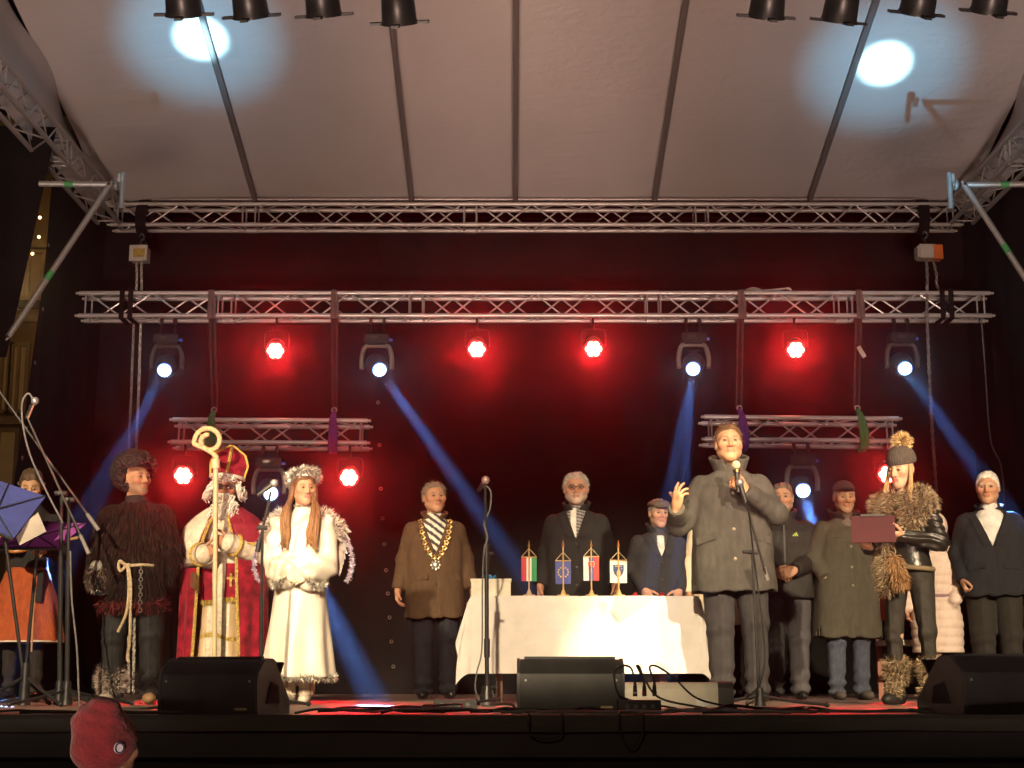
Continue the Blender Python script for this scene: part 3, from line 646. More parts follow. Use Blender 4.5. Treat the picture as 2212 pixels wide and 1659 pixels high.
def head_mesh(skin, hd):
    skin = tuple(np.array(skin) * [.95, .82, .70])
    wj = hd.get('wide', 1.0); jaw = hd.get('jaw', 1.0); fem = hd.get('fem', 0)
    parts = [ell((0, .018, .035), (.077*wj, .096, .085)), ell((0, -.026, -.03), (.064*wj, .070, .088))]
    f = U(.045, *parts)
    j = [cap((s*.050*wj*jaw, -.005, -.060), (s*.012, -.064, -.096), .024, .023) for s in (-1, 1)]
    f = U(.03, f, *j, ell((0, -.072, -.100), (.026*jaw, .018, .017)))
    f = U(.03, f, *[ell((s*.047*wj, -.062, -.018), (.024, .024, .02)) for s in (-1, 1)])
    if not fem: f = U(.02, f, cap((-.042, -.080, .024), (.042, -.080, .024), .010))
    f = sub(f, U(0, *[ell((s*.032, -.100, .006), (.020, .017, .012)) for s in (-1, 1)]), .02)
    lids = [inter(ell((s*.032, -.076, .004), (.0160, .0150, .0140)), (lambda P, q=q: (-(P[:, 2] - .0066) if q else (P[:, 2] - .0012)))) for s in (-1, 1) for q in (0, 1)]
    f = U(.006, f, *lids)
    nl = hd.get('nose', 1.0)
    f = U(.012, f, cap((0, -.086, .014), (0, -.088 - .026*nl, -.030), .0085, .0125), *[ell((s*.0135, -.098, -.034), (.0095, .012, .009)) for s in (-1, 1)])
    f = U(.008, f, ell((0, -.0925, -.0585), (.025, .0105, .0062)), ell((0, -.0915, -.0690), (.021, .0105, .0072)))
    f = sub(f, cap((-.026, -.104, -.0635), (.026, -.104, -.0635), .0035), .006)
    f = U(.008, f, *[sub(ell((s*.081*wj, .014, -.004), (.010, .022, .034)), ell((s*.092*wj, .008, -.004), (.008, .013, .022)), .008) for s in (-1, 1)])
    f = U(.03, f, cap((0, .012, -.07), (0, .035, -.21), .054 if not fem else .046, .060 if not fem else .05))
    V, F = surfnet(f, (-.11, -.135, -.20), (.11, .13, .135), .0046)
    c = np.tile(np.array(skin, float), (len(V), 1)); x, y, z = V.T
    lip = sm(.026, .019, np.abs(x)) * sm(.0145, .009, np.abs(z + .0635)) * (y < -.08)
    c = c * (1 - lip[:, None]) + lip[:, None] * np.array(hd.get('lip', (skin[0]*.78, skin[1]*.55, skin[2]*.55)))
    red = sm(.03, .008, np.hypot(np.abs(x) - .045, z + .03)) * (y < -.03) + sm(.02, .008, np.hypot(x, z + .03)) * (y < -.1)
    c *= 1 - red[:, None] * np.array([.0, .22, .25]) * hd.get('ruddy', 1)
    sock_shade = sm(.022, .010, np.hypot((np.abs(x) - .032) * .8, z - .004)) * (y < -.06); c *= 1 - .28 * sock_shade[:, None]  # shade of the eye sockets painted into the skin
    crease_shade = np.exp(-((np.abs(x) - .028 - (-.03 - z) * .35) / .004)**2) * sm(-.028, -.036, z) * sm(-.085, -.06, z) * (y < -.05) * hd.get('age', .5)
    c *= 1 - .35 * crease_shade[:, None]  # shade of the fold beside the mouth, in the skin colour
    if hd.get('age', 0) > .6: c *= 1 - .16 * (np.sin(z * 520)[:, None] > .4) * (sm(.045, .055, z) * (y < -.05))[:, None]  # forehead wrinkle shade painted as dark stripes
    if hd.get('beard') is not None:
        bm = sm(-.028, -.05, z) * (1 - lip) * sm(.03, -.01, y) ; bm = np.maximum(bm * sm(-.13, -.11, z), 0)
        k = hd.get('beard_k', .6); c = c * (1 - k * bm[:, None]) + k * bm[:, None] * np.array(hd['beard'])
    bc = np.array(hd.get('brow', (.05, .035, .025)))
    br = np.exp(-((z - (.0265 - .25 * np.maximum(np.abs(x) - .035, 0)**1.0 * .6)) / .0058)**2) * sm(.012, .018, np.abs(x)) * sm(.052, .046, np.abs(x)) * (y < -.05)
    c = c * (1 - .85 * br[:, None]) + .85 * br[:, None] * bc
    return V, F, np.clip(c, 0, 1)
def eye_mesh(col=(.09, .06, .04), look=(0, 0)):
    V, F = sphere((0, 0, 0), 1, 14, 12); V = V[:, [0, 2, 1]] * np.array([1, -1, 1]); r = np.arccos(np.clip(-V[:, 1], -1, 1))
    c = np.where((r < .38)[:, None], np.array([.01, .01, .01]), np.where((r < .80)[:, None], np.array(col), np.array([.30, .27, .25])))  # whites darkened to stand in for the shade on the eyes
    return V * .0138, [q[::-1] for q in F], c
def hand_mesh(curl, spread=.12, thumb=(.35, .5, .2), h=.0048):
    """fingers along +x, palm faces -z, thumb on +y"""
    fs = [ell((.05, 0, 0), (.055, .042, .017)), cap((.012, .022, -.002), (.085, .028, 0), .013), cap((.012, -.02, -.001), (.08, -.03, 0), .012), cap((-.05, 0, .0), (.02, 0, 0), .026, .026)]
    f = U(.02, *fs); fg = []
    for k, (y0, L, r) in enumerate(((.030, .074, .0092), (.010, .083, .0095), (-.011, .076, .0090), (-.030, .060, .0080))):
        p = np.array([.088 - .004*abs(k-1), y0, 0.]); a = curl[k] if np.ndim(curl) else curl; ang = 0; sp = spread * (1.5 - k) / 1.5
        for q, (fr, cu) in enumerate(((.45, 1.0), (.31, 1.15), (.24, .8))):
            ang += a * cu; d = np.array([math.cos(ang)*math.cos(sp), math.cos(ang)*math.sin(sp), -math.sin(ang)]); e = p + d*L*fr
            fg.append(cap(p, e, r*(1 - .06*q), r*(.95 - .07*q))); p = e
    g = U(.004, *fg); f2 = (lambda P: smin(f(P), g(P), .007))
    p = np.array([.022, .030, -.006]); d = np.array([.62, .66, -.30]); d /= np.linalg.norm(d); th = []
    for q, L in enumerate((.042, .033, .027)):
        e = p + d*L; th.append(cap(p, e, .0135 - .0015*q, .0122 - .0016*q)); p = e
        d = d + np.array([thumb[0], -thumb[1], -thumb[2]]) * .55; d /= np.linalg.norm(d)
    t = U(.006, *th); f3 = lambda P: smin(f2(P), t(P), .012)
    return surfnet(f3, (-.055, -.075, -.13), (.185, .105, .04), h)
def place_hand(V, wrist, d, palm, left):
    d = np.asarray(d, float); d /= np.linalg.norm(d); pz = -np.asarray(palm, float); pz -= d*(pz @ d); pz /= np.linalg.norm(pz); yv = np.cross(pz, d)
    V = V.copy()
    if left: V[:, 1] *= -1
    return np.asarray(wrist) + V @ np.stack([d, yv, pz])
def rigid(V, yaw=0, pitch=0, roll=0, t=(0, 0, 0)):
    cy_, sy = math.cos(yaw), math.sin(yaw); cp, sp = math.cos(pitch), math.sin(pitch); cr, sr = math.cos(roll), math.sin(roll)
    Rz = np.array([[cy_, -sy, 0], [sy, cy_, 0], [0, 0, 1]]); Rx = np.array([[1, 0, 0], [0, cp, -sp], [0, sp, cp]]); Ry = np.array([[cr, 0, sr], [0, 1, 0], [-sr, 0, cr]])
    return np.asarray(V) @ (Rz @ Rx @ Ry).T + np.asarray(t)
def tri_sample(V, F, n):
    F = np.asarray([q[:4] if len(q) >= 4 else (*q, q[2]) for q in F]) if not isinstance(F, np.ndarray) else F
    T = np.concatenate([F[:, [0, 1, 2]], F[:, [0, 2, 3]]]) if F.shape[1] == 4 else F
    A, B, C = V[T[:, 0]], V[T[:, 1]], V[T[:, 2]]; N = np.cross(B - A, C - A); ar = np.linalg.norm(N, axis=1); i = RNG.choice(len(T), n, p=ar / ar.sum())
    u, v = RNG.random(n), RNG.random(n); s = u + v > 1; u[s] = 1 - u[s]; v[s] = 1 - v[s]
    return A[i] + u[:, None]*(B[i]-A[i]) + v[:, None]*(C[i]-A[i]), N[i] / np.maximum(ar[i], 1e-9)[:, None]
def strands(P, N, length, width, cols, down=.6, rand=.4, wave=0, tip=None, clump=0):
    """tapering bent blades, one per sample point"""
    n = len(P); L = length * RNG.uniform(.6, 1.25, n)[:, None] if np.ndim(length) == 0 else (length * RNG.uniform(.7, 1.2, n))[:, None]
    R = RNG.normal(size=(n, 3)); 
    if clump: R = .4 * R + 1.2 * np.stack([pn(P, clump, s) for s in (1, 5, 9)], 1)
    D = N + np.array([0, 0, -down]) + R * rand; D /= np.linalg.norm(D, axis=1)[:, None]
    W = np.cross(D, RNG.normal(size=(n, 3))); W /= np.linalg.norm(W, axis=1)[:, None]; W = W * width
    D2 = D + np.array([0, 0, -down * .7]) + RNG.normal(size=(n, 3)) * (rand * .4 + wave); D2 /= np.linalg.norm(D2, axis=1)[:, None]
    m = P + D*L*.5; e = m + D2*L*.5
    V = np.stack([P - W, P + W, m - W*.8, m + W*.8, e], 1).reshape(-1, 3); b = np.arange(n)[:, None]*5
    T = np.concatenate([b + [0, 1, 3], b + [0, 3, 2], b + [2, 3, 4]])
    c0 = np.asarray(cols, float); c0 = np.broadcast_to(c0, (n, 3)) if c0.ndim == 1 else c0[RNG.integers(0, len(c0), n)]
    c0 = c0 * RNG.uniform(.7, 1.25, n)[:, None]; ct = c0 if tip is None else c0 * .3 + np.asarray(tip) * .7
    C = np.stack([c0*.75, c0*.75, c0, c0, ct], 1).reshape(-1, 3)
    return V, T.astype(np.int32), C
def merge(*ms):
    V, F, C, n = [], [], [], 0
    for v, f, c in ms:
        f = np.asarray(f)
        if f.shape[1] == 3: f = np.concatenate([f, f[:, 2:3]], 1)
        V.append(v); F.append(f + n); C.append(np.broadcast_to(c, (len(v), 3))); n += len(v)
    return np.concatenate(V), np.concatenate(F), np.concatenate(C)
def quads(VF):
    V, F = VF; return np.asarray(V), np.array([tuple(q) if len(q) == 4 else (q[0], q[1], q[2], q[2]) for q in F if len(q) in (3, 4)])
def cobj(name, V, F, C, mat, parent):
    """mesh with per-vertex colour in the parent's local space; repeated corner indices mean triangles"""
    F = np.asarray(F)
    if F.shape[1] == 4 and (F[:, 2] == F[:, 3]).any():
        L = [tuple(q[:3]) if q[2] == q[3] else tuple(q) for q in F.tolist()]
    else: L = F
    return obj(name, (V, L), mat, parent, world=False, cols=np.broadcast_to(C, (len(V), 3)), angle=None)

SH = {'L': (-.188, .012, 1.432), 'R': (.188, .012, 1.432)}
def hang_arm(s, out=.05, fwd=.05, bend=.0):
    k = -1 if s == 'L' else 1
    return dict(el=(k*(.215 + out*.5), .02, 1.145), wr=(k*(.225 + out), -fwd, .895), hd=(k*.02, -.15 - bend, -1), palm=(-k, -.25, 0), curl=.45)
HEADZ = 1.662
class Person:
    def __init__(s, label, u, Y, vtop, yaw=0, skin=(.52, .33, .24), head=None, arms=None, build=1.0, floor=ZS, group='people on the stage', top=1.778, hands=True, legs=True, eyes=True, feet=(.105, .105)):
        hd = head or {}; s.hd = hd; H = at(u, vtop, Y).z - floor; s.s = H / top; s.arms = arms or {}; s.build = build
        for k in 'LR': s.arms.setdefault(k, hang_arm(k))
        parts = []
        V, F, C = head_mesh(skin, hd); s.hyaw, s.hpitch, s.hroll = [math.radians(hd.get(k, 0)) for k in ('yaw', 'pitch', 'roll')]
        parts.append((s.onhead(V), F, C))
        b = build
        core = [cap((0, .02, .98), (0, .02, 1.34), .08*b, .085*b), cap((-.13, .025, 1.40), (.13, .025, 1.40), .042), cap((0, .02, 1.42), (0, .012, 1.54), .05)]
        for k in 'LR':
            a = s.arms[k]; core += [cap(np.array(SH[k]) * [.92, 1, 1] - [0, 0, .055], a['el'], .040, .034), cap(a['el'], a['wr'], .036, .026)]
            q = -1 if k == 'L' else 1; x = q * feet[0 if k == 'L' else 1]
            core += [cap((q*.09, .02, .95), (x, .0, .50), .075*b, .05), cap((x, .0, .50), (x, .03, .09), .048, .032)]
        P = np.array([SH['L'], SH['R'], s.arms['L']['el'], s.arms['R']['el'], s.arms['L']['wr'], s.arms['R']['wr'], (-.2, -.15, .05), (.2, .15, 1.6)])
        V, F = surfnet(U(.04, *core), P.min(0) - .1, P.max(0) + .1, .028); parts.append((V, F, np.array(skin)))
        if hands:
            for k in 'LR':
                a = s.arms[k]
                if a.get('none'): continue
                V, F = hand_mesh(a.get('curl', .4), a.get('spread', .1), a.get('thumb', (.35, .5, .2)))
                V = place_hand(V, a['wr'], a['hd'], a['palm'], a.get('flip', k == 'R'))
                if a.get('flip', k == 'R'): F = F[:, ::-1]
                parts.append((V, F, np.array(a.get('glove', np.array(skin)*np.array([.95, .78, .66])))))
        V, F, C = merge(*parts)
        s.root = cobj('person', V, F, C, MSKIN, None)
        s.root.location = (ux(u, Y, floor), Y, floor); s.root.rotation_euler = (0, math.radians(random.uniform(-1.3, 1.3)), math.radians(yaw)); s.root.scale = (s.s,)*3
        tag(s.root, label, 'person', group)
        if eyes:
            for q in (-1, 1):
                V, F, C = eye_mesh(hd.get('iris', (.07, .05, .04))); lk = hd.get('look', (0, 0))
                V = rigid(V, lk[0], lk[1]) + np.array([q*.032, -.0775, .0035]); s.add('eye', (s.onhead(V), F), MEYE, C)
    def onhead(s, V): return rigid(np.asarray(V) * 1.05, s.hyaw, s.hpitch, s.hroll, (0, -.012, HEADZ - .002))
    def add(s, name, vf, mat, cols=None, parent=None):
        V, F = vf
        if cols is not None and isinstance(F, np.ndarray): return cobj(name, V, F, cols, mat, parent or s.root)
        return obj(name, (V, F), mat, parent or s.root, world=False, cols=cols, angle=None if isinstance(F, np.ndarray) else 50)
    # ---------------------------------------------------------------- clothes
    def coat(s, mat, hem=.76, hemw=.235, waist=.2, chest=.215, vneck=1.18, name='coat', sleeve=(.078, .064, .052), cuff=.0, lap=True, n=2.5, h=.0125, depth=.16, fold=.004, wr=True, vw=.32, shoulder=0, sway=0, neckr=.082):
        k = s.build
        keys = [(hem, 0, .01, hemw*k, depth*k), (.95, 0, .01, (hemw*.55+waist*.45)*k, depth*.95*k), (1.1, 0, .008, waist*k, depth*.88*k), (1.28, 0, .008, chest*k, depth*.90*k), (1.37, 0, .015, (chest-.012)*k, depth*.80*k), (1.435, 0, .02, .158*k, .105), (1.485, 0, .02, .098, .088), (1.51, 0, .02, neckr, .080), (1.54, 0, .015, neckr*.9, .075)]
        keys = [q for q in keys if q[0] >= hem]
        f = loft(keys, n)
        f = disp(f, lambda P: -fold * pn(P, np.array([9, 9, 5.]), 2) * sm(1.35, 1.1, P[:, 2]) + fold * .7 * pn(P, 26, 3))
        hol = loft([(z, cx, cy_, rx-.03, ry-.03) for z, cx, cy_, rx, ry in keys], n)
        f = sub(f, lambda P: np.maximum(hol(P), P[:, 2] - hem - .14))
        fq = f
        f = lambda P: fq(P) + (.007*np.exp(-((P[:, 0] - .012)/.009)**2)*sm(-.02, -.06, P[:, 1])*sm(vneck + .02, vneck - .02, P[:, 2]) if vneck else 0) - .006*sm(1.0, hem, P[:, 2])*np.sin(np.arctan2(P[:, 1], P[:, 0])*7 + 2*pn(P, 5, 7)) - .009*pn(P, np.array([11, 11, 17.]), 9)*sm(.95, 1.08, P[:, 2])*sm(1.3, 1.15, P[:, 2])
        for q in 'LR':
            a = s.arms[q]; sg = -1 if q == 'L' else 1; S = np.array(SH[q]) + np.array([-sg*.004, 0, -.050 + shoulder]); E = np.array(a['el']); W = np.array(a['wr']); dW = W - E; W = W + dW/np.linalg.norm(dW)*cuff
            ax = dW/np.linalg.norm(dW)
            arm = U(.05, cap(S, E, sleeve[0], sleeve[1]), cap(E, W - ax*.01, sleeve[1], sleeve[2]))
            arm = sub(arm, lambda P, W=W, ax=ax: -((P - W) @ ax))            # straight cuff
            arm = disp(arm, lambda P, E=E: (.0055 * np.sin(np.linalg.norm(P - E, axis=1)*95 + 2*pn(P, 14, 4)) * np.exp(-(np.linalg.norm(P - E, axis=1)/.13)**2) + .004*pn(P, 24, 6)) if wr else 0)
            f = U(.028, f, arm)
        if vneck and lap:                                                 # open V with raised lapels
            def V_(P): return np.abs(P[:, 0]) - np.maximum(P[:, 2] - vneck, 0) * vw
            f0 = f
            f = lambda P: f0(P) - .010 * sm(.085, .06, V_(P)) * sm(-.01, .0, V_(P)) * (P[:, 1] < .0) * sm(vneck, vneck + .03, P[:, 2]) * sm(1.50, 1.46, P[:, 2]) 
            f1 = f
            f = sub(f1, lambda P: np.maximum(np.maximum(V_(P), P[:, 1] + .0), vneck - P[:, 2]), .006)
        B = np.array([SH['L'], SH['R'], s.arms['L']['el'], s.arms['R']['el'], s.arms['L']['wr'], s.arms['R']['wr'], (-hemw*k, -depth*k, hem), (hemw*k, depth*k, 1.56)])
        V, F = surfnet(f, B.min(0) - .1, B.max(0) + .1, h)
        o = s.add(name, (V, F), mat); s.front = f; return o
    def on_front(s, x, z, f=None, y0=-.4):
        """first surface point met going back from the front at (x, z)"""
        f = f or s.front; ys = np.linspace(y0, .1, 120); d = f(np.stack([np.full(120, x), ys, np.full(120, z)], 1)); i = np.argmax(d < 0); return ys[i]
    def buttons(s, zs, mat, x=.0, r=.012, parent=None):
        for z in zs: s.add('button', sphere((x, s.on_front(x, z) - .002, z), (r, .006, r), 10, 6), mat, parent=parent)
    def flaps(s, mat, z=1.0, x=.135, w=.085, tilt=.12, parent=None):
        for q in (-1, 1):
            y = s.on_front(q*x, z); y2 = s.on_front(q*(x+w*.45), z); sl = (y2 - y)/(w*.45)
            V, F = box((0, 0, 0), (w*2*.8, .014, .048)); V = np.array(V); V[:, 1] += np.abs(V[:, 0])*0 + q*V[:, 0]*sl*.9; V[:, 2] -= q*V[:, 0]*tilt
            s.add('pocket_flap', (V + np.array([q*x, y - .004, z]), F), mat, parent=parent)
    def collar(s, mat, z0=1.475, z1=1.555, r=.088, open_=.05, t=.012, flare=.02, name='collar', back=.03):
        def f(P):
            z = P[:, 2]; k = np.clip((z - z0)/(z1 - z0), 0, 1); rr = r + flare*k - .012*(1-k); x, y = P[:, 0], P[:, 1] - .015
            zz = z - back*np.clip(y/.08, -1, 1)*k; d = np.abs(np.hypot(x, y*1.05) - rr) - t; d = np.maximum(d, np.maximum(z0 - .03 - zz, zz - z1))
            return -smin(-d, np.maximum(np.abs(x) - open_*(.25 + .75*k), y), .01)
        return s.add(name, surfnet(f, (-.17, -.16, z0 - .08), (.17, .19, z1 + .06), .009), mat)
    def trousers(s, mat, feet=(.105, .105), wide=1.0, hem=.035, name='trousers', seat=.95, tight=False):
        k = s.build; fs = [ell((0, .02, seat), (.165*k, .125*k, .12))]
        for q, x in ((-1, feet[0]), (1, feet[1])):
            X = q*x; r = (.098*k*wide, .078*wide, .066*wide) if not tight else (.092*k, .062, .045)
            kn = (X*1.0, -.008, .49)
            fs.append(U(.03, cap((q*.088*k, .02, .90), kn, r[0], r[1]), cap(kn, (X, .028, hem + r[2]*.3), r[1], r[2])))
        def f(P):
            d = smin(smin(fs[1](P), fs[2](P), .015), fs[0](P), .05)
            z = P[:, 2]; d = d + .010*np.sin(z*62 + 4*pn(P, 9, 1))*sm(.34, .10, z) + .006*np.sin(z*48 + 5*pn(P, 8, 4))*np.exp(-((z - .5)/.09)**2) + .009*pn(P, np.array([14, 14, 5.]), 2)*wide - .008*np.exp(-((np.abs(P[:, 0]) - feet[0])/.012)**2)*(P[:, 1] < 0)*sm(.85, .7, z)
            return np.maximum(d, hem - z)
        B = max(feet) + .14
        return s.add(name, surfnet(f, (-B, -.17, hem - .03), (B, .19, 1.08), .0125), mat)
    def shoes(s, mat, feet=(.105, .105), toe=.1, name='shoe', boot=0, big=1.0):
        out = []
        for q, x in ((-1, feet[0]), (1, feet[1])):
            X = q*x; ang = q*toe
            f = U(.03, ell((0, -.085, .036), (.047*big, .095*big, .040*big)), ell((0, .03, .045), (.040*big, .055*big, .055)), cap((0, .03, .06), (0, .03, .10 + boot), .042, .045))
            g = lambda P: np.maximum(f(P), -P[:, 2])
            V, F = surfnet(g, (-.08, -.22, -.02), (.08, .12, .18 + boot), .0095); V = rigid(V, ang, 0, 0, (X, 0, .002))
            out.append(s.add(name, (V, F), mat[0 if q < 0 else 1] if isinstance(mat, tuple) else mat))
        return out
    def hair_cap(s, col, line=None, thick=.010, rough=.005, name='hair', tip=None, front=.078, side=-.012, nape=-.075, parting=0, strands_n=0, slen=.03):
        ys = [-.12, -.070, -.045, -.012, .02, .06, .12]; zs = [front, front - .006, front - .03, side + .01, side, nape + .02, nape]
        base = U(.045, ell((0, .018, .035), (.077*s.hd.get('wide', 1) + thick, .096 + thick, .085 + thick*1.05)), ell((0, .02, -.02), (.068, .082, .07)))
        def f(P):
            d = base(P) + rough*np.sin(P[:, 0]*160 + 4*pn(P, 22, 2))*.5 + rough*pn(P, 60, 3)
            if parting: d = d + .006*np.exp(-((P[:, 0] - parting)/.006)**2)*(P[:, 2] > .06)
            hl = np.interp(P[:, 1], ys, zs) + .006*np.sin(P[:, 0]*90)
            return np.maximum(d, (hl - P[:, 2])*.8)
        V, F = surfnet(f, (-.13, -.15, -.12), (.13, .15, .16), .006); C = np.tile(np.array(col, float), (len(V), 1)) * (1 + .25*pn(V, 70, 1))[:, None]
        o = s.add(name, (s.onhead(V), F), MHAIR, C)
        if strands_n:
            P, N = tri_sample(V, F, strands_n); Vs, Fs, Cs = strands(P, N*.35 + np.array([0, .25, 0]), slen*.8, .0024, col, down=.35, rand=.35); s.add(name + '_wisps', (s.onhead(Vs), Fs), MHAIR, Cs, parent=o)
        return o
    def fur_on(s, name, V, F, n, length, cols, down=.7, rand=.4, width=.004, tip=None, base=None, parent=None, clump=0):
        P, N = tri_sample(np.asarray(V), F, n); Vs, Fs, Cs = strands(P, N, length, width, cols, down, rand, .1, tip, clump)
        bc = np.asarray(cols, float); bc = bc if bc.ndim == 1 else bc.mean(0)
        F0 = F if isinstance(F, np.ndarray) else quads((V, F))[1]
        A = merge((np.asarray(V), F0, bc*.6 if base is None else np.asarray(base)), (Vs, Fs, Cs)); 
        return s.add(name, (A[0], A[1]), MFUR, A[2], parent=parent)
# ================================================================== THE PEOPLE
BTN = M('dark horn button', (.03, .025, .02), .35); BTNL = M('light horn button', (.30, .25, .18), .4)
LEATH = M('black shoe leather', (.016, .015, .015), .22, 0, .3, 12)
NAVY = wool('navy suit wool', (.022, .022, .030)); CHAR = wool('charcoal trousers', (.045, .042, .045)); BLKW = wool('black overcoat wool', (.018, .018, .019))
_w = wool
def wool(name, col=(.1, .1, .1), *a, **k): return _w(name, col, *a, **k)
def torso_patch(p, colf, name, mat, zlo=1.08, zhi=1.53, rx=.118, ry=.118, h=.009, bulge=0):
    rx *= 1.08*p.build; ry *= 1.04*p.build
    f = loft([(zlo, 0, .01, rx*.9, ry*.95), (1.35, 0, .01, rx, ry), (1.44, 0, .012, rx*.8, ry*.83), (1.5, 0, .01, .068, .07), (zhi, 0, .005, .064, .066)], 2.1)
    g = lambda P: np.maximum(f(P) - bulge*pn(P, 18, 1)*.01, P[:, 1] - .03)
    V, F = surfnet(g, (-.16, -.17, zlo - .02), (.16, .06, zhi + .02), h); return p.add(name, (V, F), mat, colf(V))
def stripes(a, b, w, ang=.5, off=0):
    a, b = np.array(a), np.array(b)
    def f(V): t = np.mod((V[:, 0]*math.cos(ang) + V[:, 2]*math.sin(ang) + off)/w, 1); return np.where((t < .5)[:, None], a, b)
    return f

# ---- the mayor with the chain of office
p = Person('man in brown overcoat wearing a gold chain of office and striped scarf', 942, 12.9, 1045, yaw=5, skin=(.50, .31, .23), head=dict(yaw=14, jaw=1.08, wide=1.08, age=.8, brow=(.14, .10, .07), pitch=-2), build=1.12,
           arms={'L': hang_arm('L', .085), 'R': hang_arm('R', .085)})
mayor_m = wool('brown overcoat wool', (.085, .052, .030))
c = p.coat(mayor_m, hem=.655, hemw=.225, waist=.205, chest=.212, vneck=1.17, vw=.36); p.buttons((1.13, .93), BTN, parent=c); p.flaps(mayor_m, .985, parent=c); p.collar(mayor_m, z1=1.535, open_=.075)
torso_patch(p, stripes((.75, .70, .62), (.05, .045, .05), .05, .9), 'scarf', MCLOTH)
p.trousers(NAVY, wide=1.08); p.shoes(LEATH); p.hair_cap((.20, .15, .11), front=.082, thick=.010, strands_n=700)
gold = M('gilt metal', (.75, .55, .22), .28, 1, .2, 30); silv = M('silvered metal', (.7, .68, .6), .3, 1, .2, 30)
ch = []
pts = spline([(-.125, 0, 1.475), (-.118, 0, 1.40), (-.10, 0, 1.30), (-.06, 0, 1.20), (0, 0, 1.135)], 8)
for q in (-1, 1):
    d = np.concatenate([[0], np.cumsum(np.linalg.norm(np.diff(pts, axis=0), axis=1))]); n = 8
    for i in range(n):
        t = (i + .5)/n*d[-1]; x = np.interp(t, d, pts[:, 0])*-q; z = np.interp(t, d, pts[:, 2]); y = p.on_front(x, z) - .008
        ch.append(join(torus((x, y, z), .0135, .005, (0, 1, .1), 8, 5), *[sphere((x + .018*math.cos(a), y, z + .018*math.sin(a)), .0062, 6, 4) for a in np.arange(0, 6.3, 1.257)]))
cho = p.add('chain_of_office', ch[0], gold)
for q in ch[1:]: p.add('link', q, gold, parent=cho)
y = p.on_front(0, 1.085) - .012
p.add('medal', join(sphere((0, y, 1.085), (.026, .010, .026), 14, 8), *[sphere((.034*math.cos(a), y, 1.085 + .034*math.sin(a)), (.012, .006, .012), 8, 5) for a in np.arange(0, 6.28, .785)]), silv, parent=cho)

# ---- man with glasses
p = Person('bearded man in glasses, black overcoat and grey scarf, standing behind the table flags', 1252, 12.9, 1025, yaw=-5, skin=(.50, .31, .24), head=dict(yaw=3, wide=1.1, jaw=1.1, beard=(.45, .42, .38), beard_k=.55, age=.8, brow=(.2, .17, .14)), build=1.14,
           arms={'L': hang_arm('L', .07), 'R': hang_arm('R', .07)})
c = p.coat(BLKW, hem=.74, hemw=.235, waist=.215, chest=.222, vneck=1.24, vw=.34); p.buttons((1.2, 1.02, .88), BTN, parent=c); p.collar(BLKW, z1=1.55, open_=.06)
torso_patch(p, lambda V: np.where((np.abs(V[:, 0] + .015) < .028)[:, None] & (V[:, 2] < 1.5)[:, None] & (V[:, 0] < .0)[:, None], np.array([.65, .62, .58]), stripes((.30, .29, .29), (.06, .06, .07), .026, 1.3)(V)), 'scarf', MCLOTH)
p.trousers(NAVY, wide=1.08); p.shoes(LEATH); p.hair_cap((.36, .33, .30), front=.086, thick=.011, strands_n=600)
def glasses(p, w=.026, col=(.02, .018, .016), r=.003, lens=None):
    fr = []
    for q in (-1, 1):
        fr.append(torus((q*.032, -.105, .002), .021, r, (0, 1, 0), 16, 5, 1.12, .8)); fr.append(cyl((q*.056, -.101, .006), (q*.083, .01, .008), r, n=6))
    fr.append(cyl((-.01, -.108, .005), (.01, -.108, .005), r, n=6)); V, F = join(*fr)
    o = p.add('glasses', (p.onhead(V), F), M('spectacle frame', col, .3))
    if lens: 
        V, F = join(*[sphere((q*.032, -.105, .002), (.023, .002, .016), 12, 6) for q in (-1, 1)]); p.add('tinted_lens', (p.onhead(V), F), M('dark lens', (.02, .015, .012), .1), parent=o)
glasses(p)

# ---- flat cap man
p = Person('man in flat cap and dark overcoat crossed by the blue beam behind the table', 1424, 13.3, 1076, yaw=7, skin=(.50, .33, .26), head=dict(yaw=6, pitch=4, age=.8, jaw=.95), build=1.05, top=1.80, arms={'L': dict(el=(-.24, .03, 1.15), wr=(-.16, -.14, .95), hd=(.4, -.3, -.8), palm=(.5, .8, 0), curl=.5), 'R': dict(el=(.24, .03, 1.15), wr=(.16, -.14, .95), hd=(-.4, -.3, -.8), palm=(-.5, .8, 0), curl=.5)})
cm = wool('dark blue-grey overcoat wool', (.030, .030, .034))
c = p.coat(cm, hem=.72, hemw=.235, waist=.21, chest=.22, vneck=1.25, vw=.4); p.collar(cm, open_=.075, z1=1.56); p.buttons((1.2, 1.05, .9), BTN, parent=c)
torso_patch(p, lambda V: np.where((np.abs(V[:, 0]) < .03)[:, None] & (V[:, 2] < 1.45)[:, None], np.array([.6, .58, .55]), np.array([.05, .045, .045])), 'scarf', MCLOTH)
p.trousers(NAVY); p.shoes(LEATH); p.hair_cap((.22, .19, .17), front=.06, thick=.008)
def flat_cap(p, m):
    f = U(.03, ell((0, .01, .075), (.098, .118, .040), rigid(np.eye(3), 0, -.12).T), ell((0, -.09, .058), (.068, .055, .010), rigid(np.eye(3), 0, .22).T)); V, F = surfnet(lambda P: np.maximum(f(P), .042 - P[:, 2] - .25*(P[:, 1] + .03)*0), (-.13, -.17, .0), (.13, .16, .14), .007); p.add('flat_cap', (p.onhead(V), F), m)
flat_cap(p, wool('brown tweed', (.10, .075, .06), .5, nscale=60))

